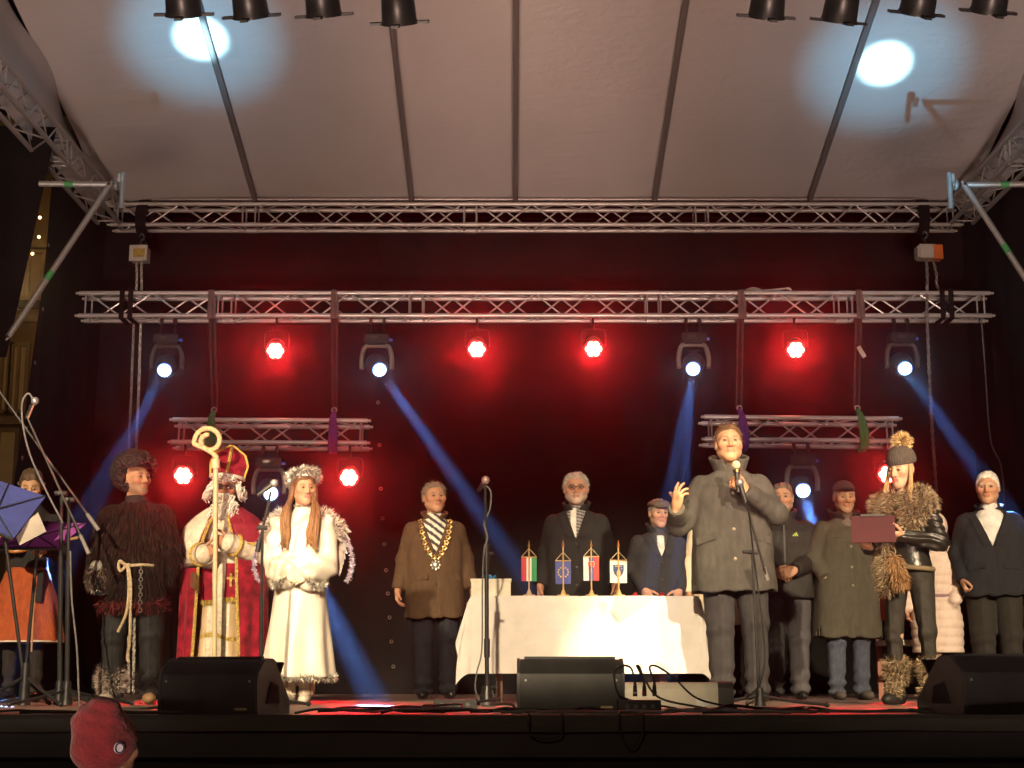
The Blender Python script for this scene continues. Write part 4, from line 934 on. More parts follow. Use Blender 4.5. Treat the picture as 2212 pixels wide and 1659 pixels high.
# ---- the speaker
spk_arms = {'L': dict(el=(-.345, -.045, 1.130), wr=(-.365, -.265, 1.222), hd=(.18, -.35, .9), palm=(.75, .45, .35), curl=(.25, .35, .5, .65), spread=.35, thumb=(-.3, -.9, -.3)),
            'R': dict(el=(.275, -.115, 1.185), wr=(.072, -.285, 1.325), hd=(-.75, -.25, .62), palm=(-.5, .8, -.1), curl=1.15, thumb=(.5, .3, .6))}
p = Person('tall man in grey overcoat speaking into a held microphone with one palm raised', 1597, 10.6, 920, yaw=-4, skin=(.56, .35, .24), head=dict(yaw=3, pitch=-4, jaw=1.06, wide=.98, age=.7, brow=(.10, .06, .04)), build=1.1, arms=spk_arms, feet=(.10, .115))
spm = wool('grey overcoat wool', (.070, .064, .058), .2)
c = p.coat(spm, hem=.70, hemw=.245, waist=.225, chest=.222, vneck=1.43, lap=False, sleeve=(.078, .067, .055), depth=.16, fold=.005); p.buttons((1.32, 1.09, .9), BTNL, parent=c); p.flaps(spm, 1.035, .175, .075, .3, parent=c)
p.collar(spm, z0=1.47, z1=1.572, r=.098, open_=.062, flare=.026); p.collar(wool('black rib knit', (.02, .018, .018)), z0=1.46, z1=1.55, r=.080, open_=.045, t=.014, flare=.006, name='inner_collar')
p.trousers(CHAR, feet=(.10, .125), wide=1.12); p.shoes(LEATH, feet=(.10, .125)); p.hair_cap((.13, .075, .040), front=.084, thick=.010, side=.0, strands_n=900, slen=.022)
SPK = p
def mic(parent_world=None): pass
def to_world(p, v):
    m = Matrix.Translation(p.root.location) @ Matrix.Rotation(p.root.rotation_euler.z, 4, 'Z') @ Matrix.Scale(p.s, 4); return m @ Vector(v)
ma, mb = to_world(p, (.004, -.355, 1.30)), to_world(p, (-.004, -.335, 1.475)); e = (mb - ma).normalized()
mt = thing('microphone', 'handheld microphone in the speaker\'s fist in front of his mouth', 'microphone', tuple(ma))
obj('handle', cyl(ma, ma.lerp(mb, .72), .014, .019, 14), BLK, mt); obj('grille', sphere(mb, .029, 14, 10), M('pale windshield', (.75, .62, .35), .6, 0, .3, 80, .3, 300), mt); obj('collar_ring', cyl(ma.lerp(mb, .72), ma.lerp(mb, .80), .023, .026, 14), M('gilt ring', (.6, .45, .2), .3, 1), mt)

# ---- man in the dark anorak behind the speaker
cl = {'L': dict(el=(-.25, -.02, 1.14), wr=(-.085, -.215, 1.035), hd=(.85, -.25, -.38), palm=(.1, .95, -.3), curl=.55), 'R': dict(el=(.25, -.02, 1.14), wr=(.075, -.235, 1.045), hd=(-.85, -.25, -.38), palm=(-.1, .95, -.2), curl=.6)}
p = Person('man in dark anorak with green chest badge and folded hands, behind the speaker', 1703, 12.5, 1046, yaw=-8, skin=(.50, .32, .24), head=dict(yaw=-6, jaw=1.1, age=.6, beard=(.2, .17, .15), beard_k=.3), arms=cl, build=1.1)
an = wool('black anorak shell', (.022, .021, .020), .25, .65, .45, 30)
c = p.coat(an, hem=.82, hemw=.235, waist=.225, chest=.23, vneck=1.45, lap=False, sleeve=(.09, .078, .062), name='anorak', fold=.008); p.collar(an, z1=1.56, open_=.03, t=.016)
p.add('hem_band', tube([(.236*1.1*math.cos(a), .01 + .158*1.1*math.sin(a), .832) for a in np.linspace(0, 2*math.pi, 24)], .012, 6, 0), an, parent=c)
p.add('zip', box((.0, p.on_front(.02, 1.2) - .003, 1.17), (.012, .010, .5)), BLK, parent=c)
xb, zb_ = .09, 1.335; yb_ = p.on_front(xb, zb_) - .006
p.add('chest_badge', join(*[box((xb - .014 + .014*k, yb_, zb_ + .004*k), (.009, .004, .012 + .011*k), Matrix.Rotation(-.5, 3, 'Y')) for k in range(3)]), M('lime print', (.45, .62, .08), .6), parent=c)
p.trousers(wool('slate trousers', (.070, .066, .075)), wide=1.15); p.shoes(LEATH); p.hair_cap((.16, .12, .10), front=.08, thick=.008)

# ---- man in baseball cap and long coat
pk = {'L': dict(el=(-.275, .02, 1.15), wr=(-.215, -.09, .985), hd=(.35, -.25, -.9), palm=(.9, .2, .2), none=True), 'R': dict(el=(.275, .02, 1.15), wr=(.215, -.09, .985), hd=(-.35, -.25, -.9), palm=(-.9, .2, .2), none=True)}
p = Person('man in dark baseball cap and long olive overcoat with hands in his pockets', 1838, 12.4, 1040, yaw=6, skin=(.46, .29, .21), head=dict(yaw=-4, pitch=6, age=1, jaw=1.0, beard=(.3, .25, .2), beard_k=.2), arms=pk, build=1.04, top=1.795)
ol = wool('olive overcoat wool', (.078, .070, .055))
c = p.coat(ol, hem=.50, hemw=.275, waist=.215, chest=.218, vneck=1.40, lap=False, sleeve=(.08, .07, .06), depth=.17, name='long_coat'); p.buttons((1.24, 1.07, .92), BTNL, x=.0, r=.011, parent=c); p.collar(wool('dark velvet collar', (.02, .018, .018)), z1=1.55, open_=.07, r=.10, flare=.035)
y0 = p.on_front(-.12, 1.31); p.add('yoke_seam', tube([(-.19, p.on_front(-.19, 1.30) - .004, 1.30), (-.12, y0 - .004, 1.315), (-.05, p.on_front(-.05, 1.31) - .004, 1.31)], .006, 5), ol, parent=c)
torso_patch(p, lambda V: np.array([.16, .14, .12]), 'scarf', MCLOTH)
p.trousers(wool('blue denim', (.075, .085, .12), .3, nscale=30), wide=1.0); p.shoes(M('grey suede', (.09, .08, .07), .8)); p.hair_cap((.25, .22, .2), front=.06, thick=.007)
def ball_cap(p, m, bm):
    f = U(.015, ell((0, .015, .060), (.090, .108, .075))); g = lambda P: np.maximum(f(P), .048 - P[:, 2]); V, F = surfnet(g, (-.12, -.13, .03), (.12, .15, .16), .007); o = p.add('baseball_cap', (p.onhead(V), F), m)
    b = lambda P: np.maximum(ell((0, -.085, .050), (.074, .085, .040))(P), -(ell((0, -.085, .042), (.080, .09, .040))(P))); b2 = lambda P: np.maximum(b(P), P[:, 1] + .06); V, F = surfnet(lambda P: np.maximum(b2(P), .046 - P[:, 2]), (-.1, -.19, .03), (.1, 0, .11), .006); p.add('peak', (p.onhead(V), F), bm, parent=o)
ball_cap(p, wool('dark brown cap', (.030, .024, .022)), wool('dark brown cap', (.03, .024, .022)))

# ---- man at the far right
p = Person('white-haired man in black overcoat and white jumper at the right edge', 2163, 12.1, 1022, yaw=-12, skin=(.58, .38, .28), head=dict(yaw=-10, pitch=3, age=1, jaw=.98, brow=(.5, .47, .42)), arms={'L': dict(el=(-.265, .03, 1.14), wr=(-.235, -.07, .925), hd=(.15, -.4, -.9), palm=(1, -.1, 0), curl=1.0), 'R': hang_arm('R')}, build=1.1)
c = p.coat(wool('navy-black overcoat', (.020, .021, .026)), hem=.80, hemw=.24, waist=.218, chest=.22, vneck=1.18, vw=.42); p.collar(wool('navy-black overcoat'), z1=1.52, open_=.09); p.flaps(wool('navy-black overcoat'), 1.03, parent=c)
torso_patch(p, lambda V: np.array([.72, .70, .68]), 'jumper', MCLOTH); p.trousers(wool('black trousers', (.030, .027, .025)), wide=1.2); p.shoes(LEATH); p.hair_cap((.78, .74, .68), front=.078, thick=.009, rough=.002, strands_n=0)

# ---- woman in the pale quilted coat, mostly behind the presenter
def quilt(P, a=.008, w=.085): return a*np.abs(np.sin((P[:, 2])*math.pi/w))
p = Person('woman in pale pink quilted coat with a hood and mauve scarf, behind the presenter', 2032, 12.3, 1108, yaw=-24, skin=(.55, .37, .28), head=dict(fem=1, yaw=-20, age=.2), build=1.04, arms={'L': hang_arm('L'), 'R': dict(el=(.27, .02, 1.13), wr=(.19, -.10, .95), hd=(-.5, -.3, -.8), palm=(-1, 0, 0), none=True)}, top=1.82)
qm = wool('pale pink quilted nylon', (.68, .54, .47), .06, .5, .3, 24)
keys = [(.46, 0, .01, .235, .20), (.75, 0, .01, .245, .195), (.97, 0, .01, .205, .165), (1.02, 0, .01, .195, .155), (1.25, 0, .01, .21, .165), (1.40, 0, .015, .195, .13), (1.47, 0, .02, .13, .1), (1.52, 0, .02, .09, .085)]
b0 = loft(keys, 2.3)
fs = [disp(b0, lambda P: -quilt(P))]
for q in 'LR':
    a = p.arms[q]; fs.append(disp(U(.04, cap(SH[q], a['el'], .085, .08), cap(a['el'], a['wr'], .08, .06)), lambda P: -.010*np.abs(np.sin(P[:, 2]*math.pi/.07))))
f = U(.02, *fs); V, F = surfnet(f, (-.42, -.3, .43), (.42, .3, 1.58), .0125); c = p.add('quilted_coat', (V, F), qm)
p.add('belt', tube([(.208*math.cos(a), .01 + .168*math.sin(a), 1.0) for a in np.linspace(0, 2*math.pi, 24)], .018, 6, 0), wool('mauve belt', (.30, .18, .22)), parent=c)
f = sub(ell((0, .03, .02), (.125, .14, .15)), ell((0, -.06, .01), (.09, .14, .11)), .02); V, F = surfnet(f, (-.15, -.16, -.16), (.15, .2, .2), .01); p.add('hood', (p.onhead(V), F), qm)
f = loft([(1.44, 0, .0, .125, .11), (1.50, 0, -.005, .115, .11), (1.56, 0, 0, .10, .10)], 2); V, F = surfnet(disp(f, lambda P: .008*np.sin(P[:, 2]*120 + P[:, 0]*20)), (-.16, -.16, 1.42), (.16, .16, 1.58), .01); p.add('scarf', (V, F), wool('mauve knit scarf', (.42, .28, .36)))
p.trousers(wool('black leggings', (.03, .025, .022)), tight=True); p.shoes(LEATH)

# ---- person in a cream coat hidden behind the speaker
p = Person('person in cream coat almost wholly hidden behind the speaker, hem showing between his legs', 1565, 13.3, 1062, skin=(.5, .33, .25), head=dict(fem=1), build=1.0, eyes=True)
c = p.coat(wool('cream wool', (.70, .60, .45), .08), hem=.62, hemw=.235, waist=.2, chest=.21, vneck=1.4, lap=False); p.trousers(wool('black leggings'), tight=True); p.shoes(LEATH); p.hair_cap((.10, .06, .04), side=-.08, nape=-.12)
# ---- fur-clad man in the curly wig
ka = {'L': dict(el=(-.255, .03, 1.12), wr=(-.25, -.09, .90), hd=(.12, -.35, -.93), palm=(.9, -.2, .1), curl=.55, glove=(.03, .03, .03)), 'R': dict(el=(.24, .05, 1.13), wr=(.22, .10, .90), hd=(0, .1, -1), palm=(-1, 0, 0), glove=(.03, .03, .03))}
p = Person('man in shaggy dark fur costume and curly black wig with a rope belt', 283, 10.3, 1001, skin=(.44, .27, .19), head=dict(yaw=52, pitch=-2, age=.4, jaw=1.05, beard=(.05, .04, .03), beard_k=.45, wide=1.02), arms=ka, build=1.16, feet=(.13, .13))
keys = [(.70, 0, .01, .215, .17), (.92, 0, .01, .205, .165), (1.15, 0, .01, .215, .17), (1.32, 0, .01, .205, .155), (1.40, 0, .015, .165, .12), (1.47, 0, .02, .12, .1), (1.5, 0, .02, .085, .08)]
f = U(.06, loft(keys, 2.2), *[U(.04, cap(np.array(SH[q]) - [0, 0, .04], ka[q]['el'], .08, .075), cap(ka[q]['el'], np.array(ka[q]['wr']) + [0, 0, .03], .075, .058)) for q in 'LR'])
V, F = surfnet(f, (-.46, -.34, .66), (.46, .36, 1.56), .018)
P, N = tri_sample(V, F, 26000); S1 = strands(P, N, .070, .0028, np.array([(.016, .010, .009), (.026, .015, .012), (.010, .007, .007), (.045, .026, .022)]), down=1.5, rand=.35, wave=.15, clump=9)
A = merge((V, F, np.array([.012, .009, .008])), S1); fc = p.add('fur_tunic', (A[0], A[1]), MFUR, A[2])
ring = [(.215*math.cos(a), .01 + .17*math.sin(a), .715) for a in np.linspace(0, 2*math.pi, 40)]
V, F = quads(tube(ring, .03, 8, 0)); p.fur_on('fur_hem', V, F, 2200, .055, np.array([(.16, .02, .03), (.10, .015, .02), (.22, .04, .04)]), down=.7, rand=.5, width=.003, parent=fc)  # red trim, with the red light on it put into the strand colours
rope = M('natural hemp rope', (.52, .42, .26), .85, 0, .35, 60, .6, 120)
def front(a, z, r=0): return (.225*math.sin(a) + 0, .01 - (.190 + r)*math.cos(a), z)
rb = p.add('rope_belt', tube([front(a, .995 + .008*math.sin(3*a), .012) for a in np.linspace(-.15, .85, 10)], .011, 7, 3), rope)
p.add('rope_knot', join(tube([front(-.1, .985, .02), front(-.22, .96, .04), front(-.30, .99, .04), front(-.26, 1.03, .035), front(-.12, 1.01, .03), front(.02, .99, .025)], .012, 7), sphere(front(.0, .995, .02), .022, 8, 6)), rope, parent=rb)
p.add('rope_end', tube([front(.0, .99, .03), front(.06, .85, .03), front(.03, .70, .03), front(-.06, .62, .02), front(-.30, .52, .0)], .011, 7), rope, parent=rb)
p.add('rope_end', tube([front(.03, .99, .03), front(.12, .85, .03), front(.12, .60, .02), front(.10, .45, .0), front(.02, .34, -.02), front(.07, .30, -.02)], .011, 7), rope, parent=rb)
V = []; 
for i in range(12): V.append(torus(front(.42, .98 - .028*i, .02), .013, .0035, (math.cos(i*1.57), math.sin(i*1.57), .1), 8, 4, 1, 1.2))
co = p.add('belt_chain', V[0], STEEL, parent=rb)
co = rb
for q in V[1:]: p.add('chain_link', q, STEEL, parent=rb)
p.trousers(wool('black work trousers', (.022, .022, .024), .3, .7), feet=(.14, .14), wide=1.18)
sh = p.shoes((M('white leather boot', (.62, .55, .45), .6), M('tan nubuck boot', (.30, .18, .09), .8)), feet=(.15, .13), toe=.25, name='boot', boot=.04, big=1.08)
for q, X, col in ((-1, .15, np.array([(.5, .42, .36), (.36, .28, .24), (.65, .55, .5)])), (1, .13, np.array([(.03, .022, .02), (.05, .03, .028), (.02, .015, .015)]))):
    V, F = surfnet(loft([(.10, q*X, .03, .055, .06), (.17, q*X, .03, .075, .08), (.25, q*X, .03, .06, .065)], 2), (q*X - .1, -.08, .08), (q*X + .1, .14, .28), .016)
    p.fur_on('boot_fur', V, F, 3000, .07, col, down=.15, rand=.5, width=.0024)
W = np.array(ka['L']['wr']) + [.0, .0, .02]
V, F = surfnet(cap(W + [0, .0, .035], W + [0, -.0, -.02], .05, .055), W - .12, W + .12, .014); p.fur_on('cuff_fur', V, F, 1100, .055, np.array([(.30, .22, .18), (.10, .07, .06), (.42, .32, .28)]), down=.9, rand=.4, width=.003)
V, F = surfnet(cap(W + [-.004, .012, .075], W + [0, .008, .05], .060, .060), W - .12, W + .16, .012); p.add('knit_cuff', (V, F), wool('grey knit cuff', (.30, .29, .25)))
p.add('glove_bone_print', join(*[sphere(np.array(ka['L']['wr']) + [-.018 + .018*k, -.075, -.085 - .012*(k == 1)], (.006, .004, .014), 6, 5) for k in range(4)]), M('white glove print', (.6, .58, .52), .7))
# wig: hundreds of ringlets
V, F = surfnet(ell((0, .025, .055), (.128, .140, .122)), (-.17, -.17, -.12), (.17, .21, .22), .015)
m_ = (V[:, 2] > .03) | (V[:, 1] > .0); P, N = tri_sample(V, F, 640); kp = ((P[:, 2] > .075) & (P[:, 1] > -.105)) | (P[:, 1] > .005); P, N = P[kp], N[kp]
cur = []
for a, n_ in zip(P, N):
    r = RNG.uniform(.012, .021); x, y, d = frame_of(n_ + RNG.normal(size=3)*.5); k = RNG.integers(9, 15); t = np.linspace(0, 2*math.pi*1.4, k)
    cur.append(tube([a + n_*.012 + x*r*math.cos(q) + y*r*math.sin(q) + d*(i/k*.03) for i, q in enumerate(t)], .0065, 4, 0))
V2, F2 = join(*cur); V3, F3 = surfnet(lambda Q: np.maximum(ell((0, .03, .05), (.122, .134, .116))(Q), np.minimum(.075 - Q[:, 2], .005 - Q[:, 1])), (-.17, -.17, -.12), (.17, .21, .2), .012)
A = merge((V3, F3, np.array([.012, .010, .010])), (*quads((V2, F2)), np.array([.020, .016, .015]))); p.add('curly_wig', (p.onhead(A[0]), A[1]), MHAIR, A[2])
f = loft([(1.46, 0, .01, .09, .09), (1.53, 0, .0, .078, .08)], 2); V, F = surfnet(f, (-.12, -.12, 1.44), (.12, .12, 1.55), .012); p.add('neck_band', (V, F), wool('black jersey', (.02, .02, .02)))

# ---- the bishop
na = {'L': dict(el=(-.27, -.03, 1.115), wr=(-.110, -.265, 1.125), hd=(.72, -.45, .25), palm=(.35, .85, .1), curl=1.2, thumb=(.5, .4, .5)), 'R': dict(el=(.27, -.03, 1.13), wr=(.085, -.235, 1.205), hd=(-.72, -.52, .20), palm=(-.45, .8, .1), curl=1.2, thumb=(.5, .4, .5))}
p = Person('white-bearded man dressed as a bishop in red velvet cape and mitre, gripping a crozier', 477, 10.55, 1022, skin=(.45, .28, .20), head=dict(yaw=8, pitch=2, age=.5, wide=1.0), arms=na, build=1.06)
NIC = p
velv = M('crimson velvet', (.25, .008, .025), .75, 0, .5, 14, .4, 24, sheen=.15, spec=.2); alb = M('ivory brocade', (.72, .64, .50), .6, 0, .22, 30, .45, 22); sat = M('champagne satin', (.60, .44, .26), .4, 0, .2, 6)
trim = M('gold braid', (.62, .45, .12), .5, .35, .5, 60, .6, 150); white = M('white satin', (.75, .70, .60), .5, 0, .1, 8)
fold = lambda a, z: .055*np.sin(a*11 + 1.3*np.sin(z*3))*sm(1.05, .5, z)*sm(-.4, .0, z + .4)
kA = [(.06, 0, .0, .235, .20), (.5, 0, .0, .20, .165), (.95, 0, .0, .165, .14), (1.25, 0, .0, .18, .145), (1.38, 0, .01, .165, .12), (1.46, 0, .015, .12, .09), (1.51, 0, .02, .075, .075)]
fa = U(.02, loft(kA, 2.1, fold), *[U(.03, cap(np.array(SH[q]) - [0, 0, .05], na[q]['el'], .075, .085), cap(na[q]['el'], na[q]['wr'], .085, .075)) for q in 'LR'])
V, F = surfnet(fa, (-.42, -.40, .03), (.42, .3, 1.56), .0135); al = p.add('alb', (V, F), alb); p.front = fa
def front_y(x, z): return p.on_front(x, z, fa)
def ribbon(xs, z0, z1, w, n=30, lift=.008, skew=0):
    def fn(s_, t): z = z0 + (z1 - z0)*t; x = xs + skew*t + w*(s_ - .5); return (x, front_y(x, z) - lift, z)
    return grid(fn, 4, n)
for x in (-.135, .115): p.add('satin_panel', ribbon(x, .08, .98, .075, 24), sat, parent=al)
p.add('hem_braid', grid(lambda a, b: (-.15 + .28*a, front_y(-.15 + .28*a, .50 + .02*math.sin(a*5)) - .012, .485 + .03*b + .02*math.sin(a*5)), 16, 1), trim, parent=al)
for q in 'LR':
    E, W = np.array(na[q]['el']), np.array(na[q]['wr']); d = (W - E)/np.linalg.norm(W - E)
    p.add('cuff_braid', join(tube([W - d*.05 + frame_of(d)[0]*.082*math.cos(t) + frame_of(d)[1]*.082*math.sin(t) for t in np.linspace(0, 2*math.pi, 20)], .014, 6, 0)), trim, parent=al)
    p.add('lace_frill', join(cyl(W - d*.03, W + d*.035, .066, .084, 18, False)), white, parent=al)
for x, z0, z1 in ((-.105, .78, 1.02), (.085, .80, 1.06)):                     # stole ends with fringe
    so = p.add('stole', grid(lambda a, b, x=x, z0=z0, z1=z1: (x + .085*(a - .5)*(1.15 - .2*b), front_y(x, z0 + (z1 - z0)*b) - .022, z0 + (z1 - z0)*b), 3, 10), velv)
    V, F = grid(lambda a, b, x=x, z0=z0: (x + .1*(a - .5), front_y(x, z0) - .026, z0 + .012*b - .01), 4, 1); P = np.array([(x - .05 + .1*RNG.random(), front_y(x, z0) - .026, z0) for _ in range(90)]); S_ = strands(P, np.tile([0, -.1, -.6], (90, 1)), .045, .0025, (.55, .40, .10), down=1.5, rand=.1)
    p.add('fringe', (S_[0], S_[1]), MFUR, S_[2], parent=so)
    if x > 0: p.add('cross_emblem', join(box((x, front_y(x, .93) - .032, .93), (.018, .008, .10)), box((x, front_y(x, .93) - .0325, .945), (.06, .008, .018))), trim, parent=so)
# cape: open in front
def cape_f(P):
    K = np.array([(.05, .33, .26), (.5, .315, .25), (.95, .325, .25), (1.25, .315, .235), (1.36, .285, .20), (1.44, .205, .14), (1.50, .115, .10)]); z = P[:, 2]; rx = np.interp(z, K[:, 0], K[:, 1]); ry = np.interp(z, K[:, 0], K[:, 2])
    x, y = P[:, 0], P[:, 1] - .02; a = np.arctan2(y/ry, x/rx); s_ = 1 + .05*np.sin(a*13 + np.sin(z*4))*sm(1.2, .4, z); m = np.sqrt((x/rx/s_)**2 + (y/ry/s_)**2); d = np.abs((m - 1)*np.minimum(rx, ry)) - .013
    d = np.maximum(d, np.maximum(.05 - z, z - 1.50)); op = np.interp(z, [0, .5, .9, 1.1, 1.3, 1.46, 1.5], [.20, .17, .15, .145, .10, .045, .04])
    arm = np.minimum(cap(na['L']['el'], na['L']['wr'], .10)(P), cap(na['R']['el'], na['R']['wr'], .10)(P))
    return np.maximum(np.maximum(d, -np.maximum(np.abs(x + .01) - op, y + .03)), -arm - .0)
V, F = surfnet(cape_f, (-.42, -.33, .02), (.42, .36, 1.54), .0125); cp = p.add('cape', (V, F), velv)
def edge(q):
    zs = np.linspace(.08, 1.44, 26); op = np.interp(zs, [0, .5, .9, 1.1, 1.3, 1.46, 1.5], [.20, .17, .15, .145, .10, .045, .04]); K = np.array([(.05, .33, .26), (.5, .315, .25), (.95, .325, .25), (1.25, .315, .235), (1.36, .285, .20), (1.44, .205, .14), (1.50, .115, .10)])
    rx = np.interp(zs, K[:, 0], K[:, 1]); ry = np.interp(zs, K[:, 0], K[:, 2]); return [(q*o - .01, .02 - r2*math.sqrt(max(0, 1 - (o/r1)**2)) - .012, z) for o, r1, r2, z in zip(op, rx, ry, zs)]
for q in (-1, 1): p.add('gold_edging', tube(edge(q), .013, 6, 0), trim, parent=cp)
# shoulder cape: crimson velvet, one side painted cream for the light blown out on it
def mant(P):
    K = np.array([(1.10, .345, .265), (1.25, .335, .25), (1.36, .30, .215), (1.44, .22, .15), (1.505, .125, .105)]); z = P[:, 2] + .10*np.abs(P[:, 0])*0; rx = np.interp(z, K[:, 0], K[:, 1]); ry = np.interp(z, K[:, 0], K[:, 2]); x, y = P[:, 0], P[:, 1] - .02
    m = np.sqrt((x/rx)**2 + (y/ry)**2); d = np.abs((m - 1)*np.minimum(rx, ry)) - .012; low = np.where(x < 0, 1.06, 1.20); d = np.maximum(d, np.maximum(low - z, z - 1.505))
    return np.maximum(d, -np.maximum(np.abs(x + .01) - np.interp(z, [1.1, 1.3, 1.5], [.19, .12, .04]), y + .03))
V, F = surfnet(mant, (-.42, -.33, 1.03), (.42, .34, 1.54), .0125); C = np.where((V[:, 0] < -.10)[:, None], np.array([.74, .66, .52]), np.array([.25, .010, .028])); mo = p.add('shoulder_cape', (V, F), M('velvet with painted light', vc=True, rough=.7, noise=.25, nscale=16, bump=.25, bscale=26), C)
P = np.array([(.345*math.cos(a), .02 - .26*math.sin(a), 1.20) for a in RNG.uniform(.1, .95, 260)]); S_ = strands(P, np.stack([P[:, 0]*.3, P[:, 1]*.3, -np.ones(len(P))], 1), .055, .003, (.60, .44, .10), down=1.5, rand=.1); p.add('fringe', (S_[0], S_[1]), MFUR, S_[2], parent=mo)
p.add('fringe_braid', tube([(.35*math.cos(a), .02 - .265*math.sin(a), 1.205) for a in np.linspace(.05, 1.0, 14)], .012, 6, 0), trim, parent=mo)
P = np.array([(-.19 + .06*RNG.random(), -.215 - .02*RNG.random(), 1.2 - .02*RNG.random()) for _ in range(70)]); S_ = strands(P, np.tile([0, -.1, -1.], (70, 1)), .06, .003, (.60, .44, .10), down=1.5, rand=.1); p.add('fringe', (S_[0], S_[1]), MFUR, S_[2], parent=mo)
# beard, hair, mitre, dark glasses
def locks(p, name, P, N, L, col, r=.0085, curl=.016):
    out = []
    for a, n_ in zip(P, N):
        x, y, d = frame_of(np.array([n_[0]*.5, n_[1]*.5, -1.0]) + RNG.normal(size=3)*.15); k = 8; l = L*RNG.uniform(.6, 1.2); ph = RNG.uniform(0, 6.28)
        out.append(tube([a + d*l*i/k + (x*math.cos(ph + i*1.1) + y*math.sin(ph + i*1.1))*curl*min(1, i/2) for i in range(k + 1)], list(np.linspace(r, r*.35, 5)), 5, 0))
    V, F = join(*out); c = np.repeat(np.asarray(col)*RNG.uniform(.8, 1.1, len(out))[:, None], len(V)//len(out), 0); p.add(name, (p.onhead(V), quads((V, F))[1]), MHAIR, c)
Pb = np.array([(x, -.085 + .9*abs(x)**1.4 + .02*RNG.random(), z) for x, z in zip(RNG.uniform(-.066, .066, 130), RNG.uniform(-.125, -.055, 130)) if not (abs(x) < .02 and z > -.068)]); locks(p, 'beard', Pb, np.stack([Pb[:, 0]*8, -np.ones(len(Pb)), 0*Pb[:, 0]], 1), .15, (.80, .76, .66))
Ph = np.array([(s_*(.082 + .012*RNG.random()), -.045 + .13*RNG.random(), .0 + .05*RNG.random()) for s_ in (-1, 1) for _ in range(55)] + [(RNG.uniform(-.075, .075), -.088 + .02*RNG.random(), .060 + .02*RNG.random()) for _ in range(30)]); Nh = np.stack([Ph[:, 0]*12, -.2 + 0*Ph[:, 0], 0*Ph[:, 0]], 1)
locks(p, 'white_hair', Ph[:110], Nh[:110], .11, (.78, .74, .65)); locks(p, 'white_fringe', Ph[110:], np.tile([0, -1.5, 0], (30, 1)), .028, (.78, .74, .65), curl=.02)
Pm = np.array([(RNG.uniform(-.034, .034), -.100, -.050) for _ in range(24)]); locks(p, 'moustache', Pm, np.stack([Pm[:, 0]*70, -.6*np.ones(24), 0*Pm[:, 0]], 1), .04, (.78, .74, .65), .006, .006)
glasses(p, col=(.02, .015, .012), r=.0045, lens=True)
def mitre(P):
    z = P[:, 2]; t = (z - .055)/.245; w = np.interp(t, [0, .45, .75, 1], [.092, .108, .085, .004]); th = np.interp(t, [0, 1], [.098, .012]); m = ((np.abs(P[:, 0])/w)**2.3 + (np.abs(P[:, 1] - .015 - .02*t)/th)**2.3)**(1/2.3)
    return np.maximum((m - 1)*np.minimum(w, th)*.9, np.maximum(.055 - z, z - .30))
MS = np.array([1.36, 1.15, 1.2])
V, F = surfnet(mitre, (-.13, -.12, .04), (.13, .15, .31), .0065); mi = p.add('mitre', (rigid(np.asarray(V)*MS, p.hyaw, -.12, .12, (0, .0, HEADZ - .005)), F), velv)
def mpt(x, t): w = np.interp(t, [0, .45, .75, 1], [.092, .108, .085, .004]); th = np.interp(t, [0, 1], [.098, .012]); return (x*w, .015 + .02*t - th*max(0, 1 - min(1, abs(x))**2.3)**(1/2.3) - .004, .055 + .245*t)
for pts in ([mpt(0, t) for t in np.linspace(.02, .97, 10)],): V, F = tube(pts, .011, 6, 0); p.add('braid', (rigid(np.asarray(V)*MS, p.hyaw, -.12, .12, (0, 0, HEADZ - .005)), F), trim, parent=mi)
for q in (-1, 1): V, F = tube([mpt(q*.99, t) for t in np.linspace(.05, 1, 12)], .009, 6, 0); p.add('piping', (rigid(np.asarray(V)*MS, p.hyaw, -.12, .12, (0, 0, HEADZ - .005)), F), M('yellow piping', (.62, .42, .08), .6), parent=mi)
V, F = tube([mpt(math.sin(a), .0) if False else (.094*math.sin(a), .015 - .10*math.cos(a), .072) for a in np.linspace(-1.6, 1.6, 16)], .012, 6, 0); p.add('band', (rigid(np.asarray(V)*MS, p.hyaw, -.12, .12, (0, 0, HEADZ - .005)), F), white, parent=mi)
p.trousers(BLKW, hem=.08); p.shoes(M('pale shoe', (.35, .28, .2), .6))
# crozier
Yc = to_world(p, (0, -.33, 0)).y; cz = thing('crozier', 'tall cream crozier with spiral crook held upright by the bishop', 'crozier', (ux(466, Yc, ZS), Yc, ZS))
wood = M('cream painted wood', (.72, .58, .34), .5, 0, .1, 20); rop = M('cream wrapped rope', (.74, .56, .30), .7, 0, .35, 90, .8, 60)
zt = at(464, 1010, Yc).z; obj('staff', cyl((ux(463, Yc, ZS), Yc, ZS + .002), (ux(466, Yc, zt), Yc, zt), .0155, .0165, 12), wood, cz); obj('knop', join(cyl(at(466, 1012, Yc), at(466, 992, Yc), .03, .03, 12), cyl(at(466, 1030, Yc), at(466, 1012, Yc), .0175, .0175, 12)), wood, cz)
sp = [at(466, 1000, Yc), at(470, 985, Yc), at(462, 978, Yc)] + [at(450 + r*math.cos(a), 952 + r*math.sin(a), Yc) for a, r in zip(np.linspace(1.7, 1.7 + 2*math.pi*1.42, 26), np.linspace(32, 12, 26))]
sp[3:6] = [at(440, 970, Yc), at(430, 962, Yc), at(423, 950, Yc)]
obj('crook', tube([at(466, 1000, Yc), at(468, 988, Yc), at(458, 978, Yc), at(442, 968, Yc)] + [at(451 + r*math.cos(a), 952 + r*.98*math.sin(a), Yc) for a, r in zip(np.linspace(2.9, 2.9 + 2*math.pi*1.30, 24), np.linspace(31, 13, 24))], [.017] * 20 + [.014], 8, 4), rop, cz)

